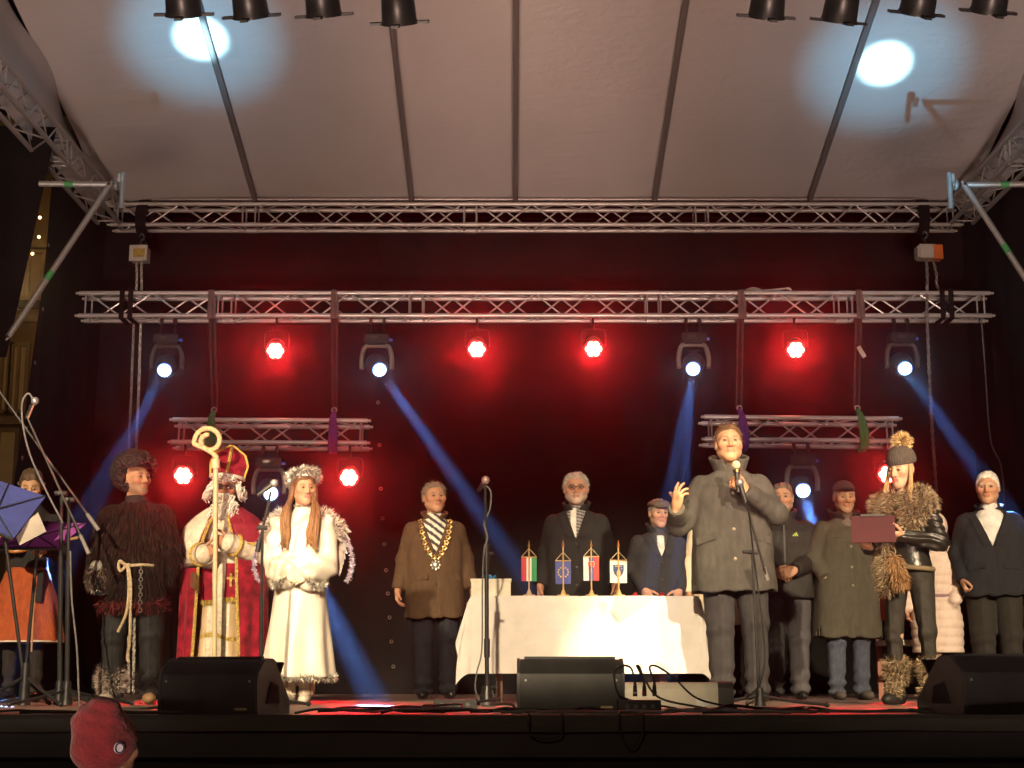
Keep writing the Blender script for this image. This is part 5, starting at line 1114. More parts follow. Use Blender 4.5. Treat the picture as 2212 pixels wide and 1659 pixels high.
# ---- the angel
aa = {'L': dict(el=(-.205, -.01, 1.10), wr=(-.085, -.215, .985), hd=(.75, -.42, -.35), palm=(.2, .9, -.2), curl=.5, glove=(.75, .66, .50)), 'R': dict(el=(.205, -.01, 1.10), wr=(.085, -.225, .975), hd=(-.75, -.42, -.35), palm=(-.2, .9, -.2), curl=.6, glove=(.75, .66, .50))}
p = Person('girl in white angel gown with tinsel crown and long brown hair', 640, 10.3, 1024, skin=(.58, .38, .27), head=dict(fem=1, yaw=28, pitch=2, age=0, jaw=.86, wide=.93, nose=.85, lip=(.45, .16, .14), brow=(.08, .05, .03), ruddy=.6), arms=aa, build=.95)
gown = M('white satin gown', (.76, .70, .60), .42, 0, .06, 6, .15, 10); 
fold = lambda a, z: .06*np.sin(a*7 + .8*np.sin(z*4))*sm(.95, .35, z)
kG = [(.20, 0, .0, .285, .25), (.5, 0, .0, .245, .21), (.92, 0, .0, .19, .16), (1.15, 0, .0, .165, .145), (1.30, 0, -.005, .17, .145), (1.39, 0, .01, .15, .11), (1.45, 0, .015, .10, .08), (1.52, 0, .015, .062, .062)]
slv = [U(.05, cap(np.array(SH[q]) - [0, 0, .045], aa[q]['el'], .066, .080), cap(aa[q]['el'], np.array(aa[q]['wr']) + [.0, .02, -.0], .080, .078), cap(np.array(aa[q]['el']) + [0, -.02, -.08], np.array(aa[q]['wr']) + [0, .05, -.06], .075, .06)) for q in 'LR']
fg = U(.03, loft(kG, 2.1, fold), *[disp(g, lambda P: .010*np.sin(P[:, 2]*36 + 16*P[:, 0] + 3*pn(P, 7, 2))) for g in slv])
V, F = surfnet(fg, (-.46, -.42, .17), (.46, .34, 1.56), .0125); gw = p.add('gown', (V, F), gown)
tin = M('silver gold tinsel', vc=True, rough=.3, metal=.25, noise=.3, nscale=40, spec=1)
def tinsel(p, pts, n, name, r=.02, L=.035, onh=False, parent=None, cols=((.70, .68, .60), (.55, .46, .28), (.85, .85, .85), (.2, .19, .17))):
    Q = spline(pts, 6); i = RNG.integers(0, len(Q) - 1, n); t = RNG.random(n)[:, None]; P = Q[i]*(1-t) + Q[i+1]*t; N = RNG.normal(size=(n, 3)); N /= np.linalg.norm(N, axis=1)[:, None]
    S_ = strands(P, N, L, .0035, np.array(cols), down=.1, rand=.2); V, F, C = S_
    if onh: V = p.onhead(V)
    return p.add(name, (V, F), tin, C, parent=parent)
tinsel(p, [(.287*math.cos(a), .25*math.sin(a), .20) for a in np.linspace(0, 2*math.pi, 24)], 2600, 'hem_tinsel', L=.042, parent=gw)
for q in 'LR':
    W = np.array(aa[q]['wr']); k = -1 if q == 'L' else 1; tinsel(p, [W + [k*.13, .06, -.06], W + [k*.09, .0, -.10], W + [k*.06, -.04, -.085], W + [k*.0, -.05, -.04]], 700, 'sleeve_tinsel', L=.034, parent=gw)
tinsel(p, [(.106*math.cos(a), .015 + .10*math.sin(a), .085 - .045*math.sin(a)) for a in np.linspace(0, 2*math.pi, 18)], 3200, 'tinsel_crown', L=.052, onh=True)
tinsel(p, [(.066*math.cos(a), .0 + .066*math.sin(a), 1.525) for a in np.linspace(0, 2*math.pi, 14)], 260, 'collar_tinsel', L=.018, parent=gw)
hc = (.17, .085, .040)
p.hair_cap(hc, front=.070, side=-.03, nape=-.10, thick=.016, parting=.004, rough=.003)
out = []
for s_ in (-1, 1):
    for k in range(26):
        a = RNG.random(); x0 = s_*(.070 + .022*RNG.random()); y0 = -.045 + .11*RNG.random(); 
        out.append(tube([(x0, y0, HEADZ + .03), (x0*1.08, y0 - .005, HEADZ - .06), (s_*(.085 + .05*a), -.075 - .02*RNG.random(), 1.50), (s_*(.075 + .075*a), -.135 - .02*RNG.random(), 1.40), (s_*(.07 + .06*a) + .014*RNG.normal(), -.160 - .02*RNG.random(), 1.29), (s_*(.085 + .05*a) + .02*RNG.normal(), -.165, 1.24 - .08*RNG.random())], [.011, .013, .014, .013, .010, .004], 6, 4))
V, F = join(*out); c_ = np.repeat(np.array(hc)*RNG.uniform(.75, 1.35, len(out))[:, None], len(V)//len(out), 0); p.add('long_hair', (V, quads((V, F))[1]), MHAIR, c_)
# wings behind the shoulders: rows of feathers
for k in (1, -1):
    fe, co = [], []; 
    for row, (n_, L0, rad) in enumerate(((9, .23, .19), (8, .17, .12), (6, .11, .06))):
        for i in range(n_):
            t = i/(n_ - 1); base = np.array([k*(.15 + .10*t + .02*row), .16 - .01*row, 1.40 - .22*t*(1 - .2*row)]); ang = -.2 - 1.15*t; d = np.array([k*math.cos(ang)*.75, .05, math.sin(ang)]); d /= np.linalg.norm(d); w_ = np.cross(d, [0, 1, 0]); L = L0*(1 - .15*t)
            q = [base, base + d*L*.35 + w_*.028, base + d*L*.8 + w_*.024, base + d*L, base + d*L*.8 - w_*.024, base + d*L*.35 - w_*.028]
            mid = [base + d*L*.35 + [0, -.008, 0], base + d*L*.8 + [0, -.008, 0]]; V = np.array(q + mid); fe.append((V, [(0, 1, 6), (1, 2, 7, 6), (2, 3, 7), (7, 3, 4), (6, 7, 4, 5), (0, 6, 5)]))
    wo = p.add('wing', join(*fe), M('white feather', (.72, .66, .62), .7, 0, .1, 20))
    tinsel(p, [(k*.20, .13, 1.40), (k*.30, .12, 1.33), (k*.37, .12, 1.20), (k*.385, .12, 1.06), (k*.35, .12, .95)], 900, 'wing_tinsel', L=.03, parent=wo, cols=((.75, .62, .80), (.6, .5, .75), (.85, .8, .85)))
    V, F = surfnet(cap((k*.15, .06, 1.44), (k*.24, .08, 1.34), .055, .07), (k*.2 - .16, -.1, 1.2), (k*.2 + .16, .22, 1.55), .016); p.fur_on('wing_down', V, F, 1000, .06, (.72, .62, .55), down=.0, rand=.6, width=.004, parent=wo)
p.trousers(wool('white stockings', (.6, .5, .4)), tight=True, hem=.06, feet=(.06, .06)); p.shoes(M('white ankle boot', (.68, .60, .48), .6), feet=(.06, .06), boot=.06)

# ---- the woman presenter
la = {'L': dict(el=(-.245, -.05, 1.13), wr=(-.16, -.28, 1.08), hd=(.2, -.9, .15), palm=(.2, .1, 1), curl=.4), 'R': dict(el=(.26, -.03, 1.12), wr=(.07, -.225, 1.16), hd=(-.6, -.72, .08), palm=(-.35, .1, .95), curl=.25)}
p = Person('woman presenter in pompom beanie, black leather jacket and fur stole reading from a folder', 1974, 10.15, 972, yaw=-36, skin=(.62, .42, .31), head=dict(fem=1, yaw=-10, pitch=12, age=.1, jaw=.88, wide=.94, lip=(.5, .16, .14), brow=(.12, .07, .04), ruddy=.5, look=(0, .3)), arms=la, build=.98, top=1.80, feet=(.11, .12))
LADY = p
ja = M('black leather jacket', (.020, .018, .016), .32, 0, .3, 10, .35, 16)
kJ = [(.93, 0, .0, .185, .145), (1.05, 0, .0, .16, .13), (1.2, 0, -.01, .178, .15), (1.33, 0, .0, .172, .135), (1.40, 0, .012, .145, .105), (1.46, 0, .02, .09, .08)]
arm = [U(.04, cap(np.array(SH[q])*[.9, 1, 1] - [0, 0, .04], la[q]['el'], .070, .060), cap(la[q]['el'], la[q]['wr'], .060, .045)) for q in 'LR']
fj = U(.03, loft(kJ, 2.2), *[disp(g, lambda P: .007*np.sin(P[:, 2]*110 + 40*P[:, 1] + 3*pn(P, 12, 1))) for g in arm]); V, F = surfnet(fj, (-.42, -.42, .90), (.42, .3, 1.52), .0115); p.add('leather_jacket', (V, F), ja); p.front = fj
p.trousers(M('black jeans', (.028, .023, .018), .75, 0, .4, 16, .3, 24), feet=(.12, .13), tight=True, hem=.12, seat=.93)
fb = p.add('belt_bag', tube([(.19*math.cos(a), .15*math.sin(a), .955 - .02*math.cos(a)) for a in np.linspace(-2.9, .1, 20)], .018, 8, 0), M('khaki belt', (.17, .13, .07), .8))
fc_ = np.array([(.42, .30, .18), (.26, .17, .10), (.62, .50, .34), (.12, .085, .06)])
f = U(.03, *[cap((s_*.10, .03, 1.46), (s_*.165, -.02, 1.40), .055, .065) for s_ in (-1, 1)], cap((-.10, .08, 1.47), (.10, .08, 1.47), .06), cap((-.15, -.03, 1.38), (-.10, -.13, 1.20), .06, .05), cap((.16, -.02, 1.38), (.075, -.14, 1.22), .065, .045), cap((-.07, -.09, 1.44), (-.10, -.13, 1.28), .045, .05), cap((.07, -.09, 1.44), (.09, -.13, 1.30), .045, .05), cap((-.10, -.13, 1.2), (-.10, -.16, .95), .05, .045), cap((-.10, -.16, .95), (-.09, -.17, .80), .045, .035))
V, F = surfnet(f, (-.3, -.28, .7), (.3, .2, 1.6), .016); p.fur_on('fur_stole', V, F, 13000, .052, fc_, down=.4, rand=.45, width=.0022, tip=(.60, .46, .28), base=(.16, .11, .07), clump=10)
V, F = surfnet(cap((-.02, -.17, 1.0), (.015, -.18, .86), .035, .045), (-.1, -.27, .76), (.1, -.08, 1.08), .016); p.fur_on('fur_tail', V, F, 700, .06, np.array([(.42, .22, .10), (.5, .3, .15)]), down=1.0, rand=.3, width=.0035)
bt = p.shoes(M('black snow boot', (.02, .018, .016), .5), feet=(.12, .13), boot=.12, big=1.12, name='boot', toe=.1)
for q, X in ((-1, .12), (1, .13)):
    V, F = surfnet(loft([(.17, q*X, .03, .065, .075), (.23, q*X, .03, .082, .09), (.31, q*X, .03, .066, .072)], 2), (q*X - .11, -.1, .14), (q*X + .11, .15, .34), .016); p.fur_on('boot_fur', V, F, 2600, .05, fc_, down=.3, rand=.5, width=.0022, tip=(.62, .48, .28))
    V, F = surfnet(ell((q*X, -.06, .10), (.045, .05, .05)), (q*X - .07, -.14, .03), (q*X + .07, .02, .17), .016); p.fur_on('boot_tongue_fur', V, F, 350, .045, fc_, down=.3, rand=.5, width=.003, tip=(.62, .48, .28))
hcol = (.42, .26, .12)
out = []
for s_ in (-1, 1):
    for k in range(18):
        a = RNG.random(); out.append(tube([(s_*(.072 + .01*a), -.05 + .05*RNG.random(), HEADZ + .02), (s_*(.082 + .012*a), -.065, HEADZ - .09), (s_*(.080 + .02*a), -.085, 1.52), (s_*(.075 + .03*a), -.115, 1.46), (s_*(.07 + .04*a), -.15, 1.38 - .05*a)], [.009, .012, .012, .010, .005], 6, 4))
V, F = join(*out); c_ = np.repeat(np.array(hcol)*RNG.uniform(.8, 1.3, len(out))[:, None], len(V)//len(out), 0); p.add('long_hair', (V, quads((V, F))[1]), MHAIR, c_)
f = U(.02, ell((0, .018, .065), (.096, .116, .100))); V, F = surfnet(lambda P: np.maximum(f(P) + .0025*np.sin(np.arctan2(P[:, 1], P[:, 0])*34), .032 - P[:, 2] + .12*(-P[:, 1] - .05)*0 + .0), (-.13, -.14, .01), (.13, .16, .18), .0065); bn = p.add('beanie', (p.onhead(V), F), wool('grey-brown knit', (.075, .060, .052), .3, nscale=60, bump=.4, bscale=90))
V, F = sphere((.01, .05, .180), .036, 12, 8); V = p.onhead(V); p.fur_on('pompom', V, F, 1300, .050, np.array([(.62, .42, .18), (.45, .28, .12), (.75, .56, .28)]), down=.0, rand=.4, width=.0032, tip=(.70, .52, .26), parent=bn)
V, F = box((-.05, -.088, .07), (.022, .004, .010)); p.add('beanie_label', (p.onhead(rigid(V, -.35)), F), M('metal label', (.6, .6, .55), .3, .8), parent=bn)
# the folder
F0 = Vector((-.075, -.40, 1.20)); q = to_world(p, F0); fo = thing('folder', 'dark red presenter\'s folder held open in front of the fur stole', 'folder', tuple(q)); fo.rotation_euler = (0, 0, math.radians(-14))
R_ = Matrix.Rotation(-.35, 3, 'X')
mf = M('burgundy folder board', (.085, .016, .022), .6)
obj('cover', box((0, 0, 0), (.275, .008, .185), R_), mf, fo, world=False); obj('back_cover', box((0, .012, .006), (.27, .006, .18), R_), mf, fo, world=False)
obj('page', box((-.01, .0185, .012), (.25, .004, .17), R_), M('paper', (.75, .70, .62), .8), fo, world=False); obj('clip', box((.0, .016, .092), (.15, .012, .014), R_), M('clip steel', (.5, .5, .5), .3, .9), fo, world=False)

# ---- musician at the far left
va = {'L': dict(el=(-.26, -.05, 1.13), wr=(-.10, -.26, 1.18), hd=(.5, -.8, 0), palm=(.3, .3, .9), curl=.9), 'R': dict(el=(.26, -.06, 1.12), wr=(.20, -.30, 1.13), hd=(.1, -.9, 0), palm=(-.5, 0, -.8), curl=.9)}
p = Person('girl musician with parted braided hair and orange skirt behind the music stands', 45, 11.2, 1012, skin=(.55, .37, .26), head=dict(fem=1, yaw=12, pitch=24, age=0, jaw=.88, wide=.95, brow=(.07, .045, .03)), arms=va, build=.94, top=1.80)
bl = wool('black jersey'); p.coat(bl, hem=.98, hemw=.17, waist=.155, chest=.17, vneck=0, lap=False, sleeve=(.062, .05, .04), name='top', depth=.13)
fold = lambda a, z: .05*np.sin(a*9)*sm(.95, .6, z)
f = loft([(.45, 0, .0, .30, .24), (.75, 0, 0, .25, .20), (1.02, 0, .0, .155, .13)], 2, fold); V, F = surfnet(f, (-.34, -.28, .42), (.34, .28, 1.05), .014); sk_ = p.add('skirt', (V, F), wool('rust orange linen', (.36, .080, .028), .2, bump=.4, bscale=60))
p.add('apron_tie', grid(lambda a, b: (.13 + .045*a, -.16 - .03*b, .99 - .24*b), 2, 6), bl, parent=sk_)
p.add('hem_lace', join(*[tube([(.302*math.cos(a), .242*math.sin(a), .455) for a in np.linspace(0, 2*math.pi, 30)], .008, 5, 0)]), M('white lace', (.7, .6, .5), .7), parent=sk_)
p.trousers(wool('black leggings'), tight=True); p.shoes(LEATH)
p.hair_cap((.085, .055, .035), front=.074, side=-.03, nape=-.06, thick=.014, parting=.002); 
V, F = join(*[tube([(s_*(.085), .0 + .03*k, .02 - .012*k) for k in range(4)] + [(s_*.06, .11, -.03)], .016, 7, 4) for s_ in (-1, 1)]); p.add('braid', (p.onhead(V), F), M('dark braid', (.07, .045, .03), .6, 0, .3, 50, .6, 90))

# ---- person in the audience
p = Person('person in the audience wearing a red beanie with a badge, seen from behind', 190, 4.9, 1538, yaw=180, skin=(.45, .30, .22), head=dict(yaw=-42, fem=1), floor=0, group='people in the audience', top=1.79, build=1.0)
p.coat(wool('black winter coat', (.015, .015, .016)), hem=.6, vneck=0, lap=False)
p.trousers(NAVY); p.shoes(LEATH)
p.hair_cap((.10, .065, .04), front=.05, side=-.06, nape=-.12, thick=.012)
f = U(.05, ell((0, .02, .0), (.108, .126, .105)), ell((.01, .04, .09), (.088, .10, .07)), ell((-.02, .05, .135), (.05, .055, .035))); V, F = surfnet(lambda P: np.maximum(f(P) + .003*np.sin(P[:, 2]*80 + 5*pn(P, 11, 1))*sm(.03, .12, P[:, 2]) + .003*pn(P, 40, 2), np.maximum(-.075 - P[:, 2], -P[:, 2] - .03 - 1.2*(P[:, 1] + .03))), (-.15, -.16, -.11), (.15, .2, .2), .007); bn = p.add('beanie', (p.onhead(V), F), M('red fleece beanie', (.13, .008, .012), .9, 0, .3, 14, .5, 60, sheen=.2))
e = np.array([-.99, .14, 0]); R_ = np.stack([np.cross([0, 0, 1.], e), np.array([0, 0, 1.]), e], 1)
bd = cyl(e*.112 + [0, .02, .0], e*.117 + [0, .02, .0], .02, .02, 18); p.add('badge', (p.onhead(bd[0]), bd[1]), M('white badge', (.6, .6, .62), .6), parent=bn)
bd = torus(e*.118 + [0, .02, .0], .016, .003, e, 18, 5); p.add('badge_ring', (p.onhead(bd[0]), bd[1]), M('navy badge print', (.03, .04, .12), .6), parent=bn)
# ================================================================== TABLE, FLAGS, STANDS, MONITORS, CABLES
YTB = 11.05; ZT = ZS + .745
tx0, tx1 = ux(1018, YTB, ZT), ux(1508, YTB, ZT); ty0, ty1 = YTB, YTB + .72
tb = thing('table', 'wooden table under the white cloth', 'table', ((tx0 + tx1)/2, (ty0 + ty1)/2, ZS))
mw = M('red-brown table wood', (.16, .06, .03), .5, 0, .3, 8)
obj('table_top', box(((tx0 + tx1)/2, (ty0 + ty1)/2, ZT - .02), (tx1 - tx0 - .02, .70, .03)), mw, tb)
for x in (tx0 + .2, tx1 - .25):
    for y in (ty0 + .1, ty1 - .1): obj('leg', box((x, y, ZS + .355), (.045, .045, .71)), mw, tb)
def cloth(s_, t):
    L, FR, B = .30, .545, .30; x = tx0 - L + (tx1 - tx0 + 2*L)*s_; y = ty0 - FR + (ty1 - ty0 + FR + B)*t
    cx = min(max(x, tx0), tx1); cy_ = min(max(y, ty0), ty1); ox, oy = x - cx, y - cy_; dr = math.hypot(ox, oy)
    if dr < 1e-6: return (cx, cy_, ZT + .004*math.sin(cx*9)*math.sin(cy_*7)*.3)
    ux_, uy = ox/dr, oy/dr; z = ZT - dr; fl = .055*dr/.5 + .012*min(1, dr/.04)
    corner = min(abs(ox), abs(oy))/max(.001, max(abs(ox), abs(oy)))
    fold = .014*math.sin(x*5.3 + .6)*dr/.5 + .007*math.sin(x*12.1 + y*3)*dr/.5 + .005*math.exp(-((z - (ZT - .235))/.006)**2) + (.006*math.exp(-((x - .47)/.008)**2) if oy < 0 else 0) + .004*math.sin(x*3 + z*14) + .003*math.sin(x*23 - z*17)
    side = (.05*dr/.3 if abs(ox) > 0 else 0)*(1 if ox < 0 else .5)
    if abs(ox) > 0 and abs(oy) > 0: fl += .05*math.sin(math.pi*corner)*dr
    return (cx + ux_*(fl + abs(fold)*0 + side) , cy_ + uy*(fl) - (fold if oy < 0 else 0), z)
tc_ = one('tablecloth', grid(cloth, 150, 100), M('white damask cloth', (.80, .76, .72), .75, 0, .05, 10, .08, 40), 'white cloth draped over the table, its front corner hanging low', 'tablecloth', ((tx0 + tx1)/2, ty0, ZT))
# box on the table
bx = thing('cash_box', 'small white box on the left end of the table', 'box', tuple(at(1060, 1283, YTB + .2)))
yb = YTB + .16; bx0, bx1 = ux(1016, yb, ZT), ux(1105, yb, ZT); bh = .115
mwb = M('white box card', (.74, .70, .58), .6)
obj('body', box(((bx0 + bx1)/2, yb + .1, ZT + .005 + bh/2), (bx1 - bx0 - .012, .2, bh)), mwb, bx, angle=20); obj('lid', box(((bx0 + bx1)/2, yb + .1, ZT + .008 + bh), (bx1 - bx0, .212, .016)), mwb, bx, angle=20)
one('ribbon', tube([((bx0 + bx1)/2 - .05 + .02*k, yb + .06 + .02*math.sin(k*2), ZT + .145 + .012*math.cos(k*3)) for k in range(5)], .010, 6), M('blue ribbon', (.03, .25, .55), .5), 'crumpled blue ribbon lying on the white box', 'ribbon', ((bx0 + bx1)/2, yb + .06, ZT + .135))
one('red_ribbon', grid(lambda a, b: ((bx0 + bx1)/2 + .0 + .12*a, yb + .03 + .05*b, ZT + .136 + .006*math.sin(a*7)), 6, 2), M('mauve ribbon', (.35, .10, .22), .5), 'flat mauve ribbon on the lid of the white box', 'ribbon', ((bx0 + bx1)/2, yb + .05, ZT + .135))
# table flags
m_pole = M('varnished beech', (.62, .42, .18), .4, 0, .15, 20)
def fcol(kind):
    Rd, W_, G, B = (.55, .02, .03), (.80, .78, .72), (.02, .30, .10), (.04, .08, .38)
    return {'rwg': ((Rd, W_, G)), 'eu': ((.05, .07, .33),)*3, 'sk': ((.80, .78, .75), (.05, .09, .40), (.60, .05, .04)), 'town': ((.80, .78, .74),)*3}[kind]
mfl = M('flag satin', vc=True, rough=.55, noise=.05, nscale=8); mgold = M('gold print', (.80, .58, .10), .5)
for k, (u, v0, v1, w_, kind, lab) in enumerate(((1143, 1203, 1255, .112, 'rwg', 'table flag with red, white and green stripes on a wooden stand'), (1217, 1211, 1261, .114, 'eu', 'blue table flag with a ring of gold stars on a wooden stand'),
                            (1278, 1202, 1254, .114, 'sk', 'white, blue and red table flag with a crest on a wooden stand'), (1337, 1210, 1259, .124, 'town', 'white table flag with a blue and gold shield on a wooden stand'))):
    Y = YTB + .12; x = ux(u, Y, ZT); t = thing('table_flag', lab, 'flag', (x, Y, ZT + .005), 'table flags'); ztop = at(u, 1180, Y).z
    obj('base', join(cyl((x, Y, ZT + .004), (x, Y, ZT + .014), .045, .043, 18), cyl((x, Y, ZT + .014), (x, Y, ZT + .05), .022, .008, 12)), m_pole, t)
    obj('pole', cyl((x, Y, ZT + .04), (x, Y, ztop), .0058, .005, 8), m_pole, t)
    obj('finial', join(sphere((x, Y, ztop), (.009, .009, .009), 8, 6), cyl((x, Y, ztop + .004), (x, Y, ztop + .045), .0095, .001, 8)), M('brass finial', (.75, .52, .2), .3, .9), t)
    za, zb2 = at(u, v0, Y).z, at(u, v1, Y).z; xc = ux(1143 if kind == 'rwg' else u, Y, ZT); yy = Y + .014
    cr = obj('crossbar', cyl((x - w_/2, yy, za), (x + w_/2, yy, za), .004, n=8), m_pole, t)
    obj('cord', join(tube([(x - w_/2, yy, za), (x, Y + .008, za + .062)], .0022, 5, 0), tube([(x + w_/2, yy, za), (x, Y + .008, za + .062)], .0022, 5, 0)), M('gold cord', (.7, .6, .35), .6), t)
    c3 = fcol(kind); n_ = 24
    V, F = grid(lambda a, b: (x + w_*(a - .5)*(1 - .02*b), yy + .004 + .004*math.sin(a*8 + k)*b, za + (zb2 - za)*b), n_, 12); V2, F2 = [], []
    # three panels with their own corners so that the colours meet on a line
    cols = []
    for q in range(3):
        A, FA = grid(lambda a, b: (x + w_*((q + a)/3 - .5)*(1 - .02*b), yy + .004 + .004*math.sin((q + a)/3*8 + k)*b, za + (zb2 - za)*b), 6, 10); F2 += [tuple(i + len(V2)*1 for i in f_) for f_ in FA]; V2 += A.tolist(); cols += [c3[q]]*len(A)
    fl = obj('cloth', (np.array(V2), F2), mfl, t, cols=np.array(cols)); yq = yy - .004; zc2 = (za + zb2)/2
    if kind == 'eu':
        for q in range(12):
            a = q*math.pi/6; c = (x + .036*math.cos(a), yq, zc2 + .036*math.sin(a)); P = [(c[0] + (.0085 if j % 2 == 0 else .0036)*math.sin(j*math.pi/5), yq, c[2] + (.0085 if j % 2 == 0 else .0036)*math.cos(j*math.pi/5)) for j in range(10)]
            obj('star', (np.array(P + [(p_[0], yq + .002, p_[2]) for p_ in P]), [tuple(range(9, -1, -1)), tuple(range(10, 20))] + [(i, (i+1) % 10, 10 + (i+1) % 10, 10 + i) for i in range(10)]), mgold, fl, smooth=False)
    def shield(cx, cz, w2, h2, m, dy, name, par):
        P = [(-1, 1), (1, 1), (1, .1), (.8, -.4), (.4, -.8), (0, -1), (-.4, -.8), (-.8, -.4), (-1, .1)]; P = [(cx + a*w2, yq - dy, cz + b*h2) for a, b in P]; n = len(P)
        return obj(name, (np.array(P + [(a, b + .002, c) for a, b, c in P]), [tuple(range(n)), tuple(range(2*n-1, n-1, -1))] + [(i, (i+1) % n, n + (i+1) % n, n + i) for i in range(n)]), m, par, smooth=False)
    if kind == 'sk':
        shield(x - .002, zc2 + .022, .024, .030, M('white print', (.8, .78, .72), .6), .002, 'crest', fl); shield(x - .002, zc2 + .022, .020, .026, M('red print', (.55, .03, .03), .6), .005, 'crest_field', fl)
        obj('double_cross', join(box((x - .002, yq - .010, zc2 + .024), (.004, .003, .036)), box((x - .002, yq - .0105, zc2 + .028), (.018, .003, .004)), box((x - .002, yq - .0105, zc2 + .037), (.012, .003, .004))), M('white print'), fl)
        obj('hills', join(*[sphere((x - .002 + d_, yq - .009, zc2 + .004), (.008, .002, .007), 8, 6) for d_ in (-.008, 0, .008)]), M('blue print', (.03, .06, .35), .6), fl)
    if kind == 'town':
        shield(x, zc2 + .003, .038, .045, M('dark blue print', (.03, .05, .20), .6), .003, 'crest', fl)
        obj('bell_tower', join(sphere((x, yq - .008, zc2 - .012), (.014, .003, .026), 10, 8), cyl((x, yq - .008, zc2 + .01), (x, yq - .008, zc2 + .034), .007, .003, 8), box((x, yq - .007, zc2 + .038), (.05, .003, .005)), sphere((x + .022, yq - .007, zc2 + .02), (.004, .002, .005), 6, 4)), mgold, fl)
for k, (u, lab) in enumerate(((1372, 'small red candle holder at the back of the table near the shield flag'), (1430, 'small red candle holder at the right end of the table'))):
    Y = YTB + .5; x = ux(u, Y, ZT); one('candle_holder', join(cyl((x, Y, ZT + .003), (x, Y, ZT + .03), .035, .04, 14), cyl((x, Y, ZT + .03), (x, Y, ZT + .05), .018, .018, 10)), M('red glass', (.4, .03, .03), .2), lab, 'candle holder', (x, Y, ZT), 'candle holders')

# ---- stage monitors (wedges), backs to the audience
def wedge(label, u, Y, rz, W, H):
    x = ux(u, Y, ZS); t = thing('stage_monitor', label, 'speaker', (x, Y, ZS), 'stage monitors')
    prof = [(-.155, .0), (-.165, .02), (-.175, H*.55), (-.165, H*.72), (-.10, H*.93), (-.06, H), (.0, H), (.03, H*.96), (.22, H*.22), (.22, 0)]
    def part(name, vf, m, par=t, **k): V, F = vf; o = obj(name, (np.asarray(V), F), m, par, world=False, **k); return o
    cab = M('scuffed black cabinet', (.028, .028, .027), .55, 0, .4, 7, .06, 160)
    ca = part('cabinet', prism(prof, -W/2 + .015, W/2 - .015), cab, angle=25)
    for s_ in (-1, 1):
        q = [(y*1.02, z*1.0 + .004*(z > 0)) for y, z in prof]; V, F = prism(q, s_*(W/2 - .014), s_*W/2); part('side_cheek', (V, F), M('grey side cheek', (.055, .055, .055), .5, 0, .3, 9), angle=25)
        part('recess_shade', prism([(-.07, .05), (-.02, .15), (.07, .13), (.09, .05)], s_*(W/2 + .0005), s_*(W/2 + .004)), M('recess shade black', (.006, .006, .006), .8), ca)  # dark plate on the cheek stands in for the handle recess's shade
    part('carry_bar', box((0, -.038, H + .006), (W*.86, .03, .014)), cab, ca, angle=30)
    part('grille', box((0, .135, H*.60), (W - .06, .012, H*.9), Matrix.Rotation(-1.0 + .3, 3, 'X')), M('grille steel', (.02, .02, .02), .5, .5), ca)
    part('type_plate', box((W*.33, -.163, .035), (.06, .006, .028)), M('buff plate', (.30, .24, .13), .6), ca)
    for s_ in (-1, 1): part('bolt', cyl((s_*W*.42, -.178, H*.6), (s_*W*.42, -.170, H*.6), .006, n=8), STEEL, ca)
    t.rotation_euler = (0, 0, rz)
wedge('stage monitor in front of the bishop, turned to show its side', 480, 7.45, math.radians(-14), .50, .255)
wedge('stage monitor in front of the table', 1231, 7.95, 0, .535, .262)
wedge('stage monitor at the right edge, turned inwards', 2150, 7.45, math.radians(17), .56, .268)

# ---- silver power box and small boxes
Y = 8.7; xa_, xb_ = ux(1336, Y, ZS + .1), ux(1546, Y, ZS + .1); t = thing('flight_case', 'long silver box with black end behind the front cables', 'case', ((xa_ + xb_)/2, Y, ZS))
mss = M('silver painted case', (.40, .38, .31), .45, .2, .12, 10)
obj('body', join(prism([(-.1 + Y, ZS + .01), (-.1 + Y, ZS + .11), (-.085 + Y, ZS + .135), (-.06 + Y, ZS + .145), (.14 + Y, ZS + .145), (.14 + Y, ZS + .01)], xa_, xb_)), mss, t, angle=20)
obj('end_cap', prism([(-.105 + Y, ZS), (-.105 + Y, ZS + .115), (-.088 + Y, ZS + .14), (-.06 + Y, ZS + .15), (.145 + Y, ZS + .15), (.145 + Y, ZS)], xb_, xb_ + .085), BLK, t, angle=20)
obj('latch', box((xb_ - .09, Y - .104, ZS + .035), (.07, .008, .04)), STEEL, t)
def small_box(label, u0, u1, Y, h, d=.16):
    a, b = ux(u0, Y, ZS), ux(u1, Y, ZS); t = thing('stage_box', label, 'box', ((a + b)/2, Y, ZS), 'black stage boxes')
    obj('body', box(((a + b)/2, Y, ZS + h/2), (b - a, d, h)), BLK, t, angle=20); obj('socket_plate', box(((a + b)/2, Y - d/2 - .004, ZS + h*.5), ((b - a)*.8, .006, h*.6)), BLKM, t)
    for k in range(4): obj('socket', cyl((a + (b - a)*(.2 + .2*k), Y - d/2 - .012, ZS + h*.5), (a + (b - a)*(.2 + .2*k), Y - d/2 - .004, ZS + h*.5), .011, n=10), M('socket grey', (.12, .12, .12), .4, .5), t)
    return t
small_box('black stage box bristling with plugged cables beside the middle monitor', 1334, 1425, 7.75, .062)
small_box('flat black power box on the floor near the standing microphone', 938, 1030, 8.6, .055, .2)
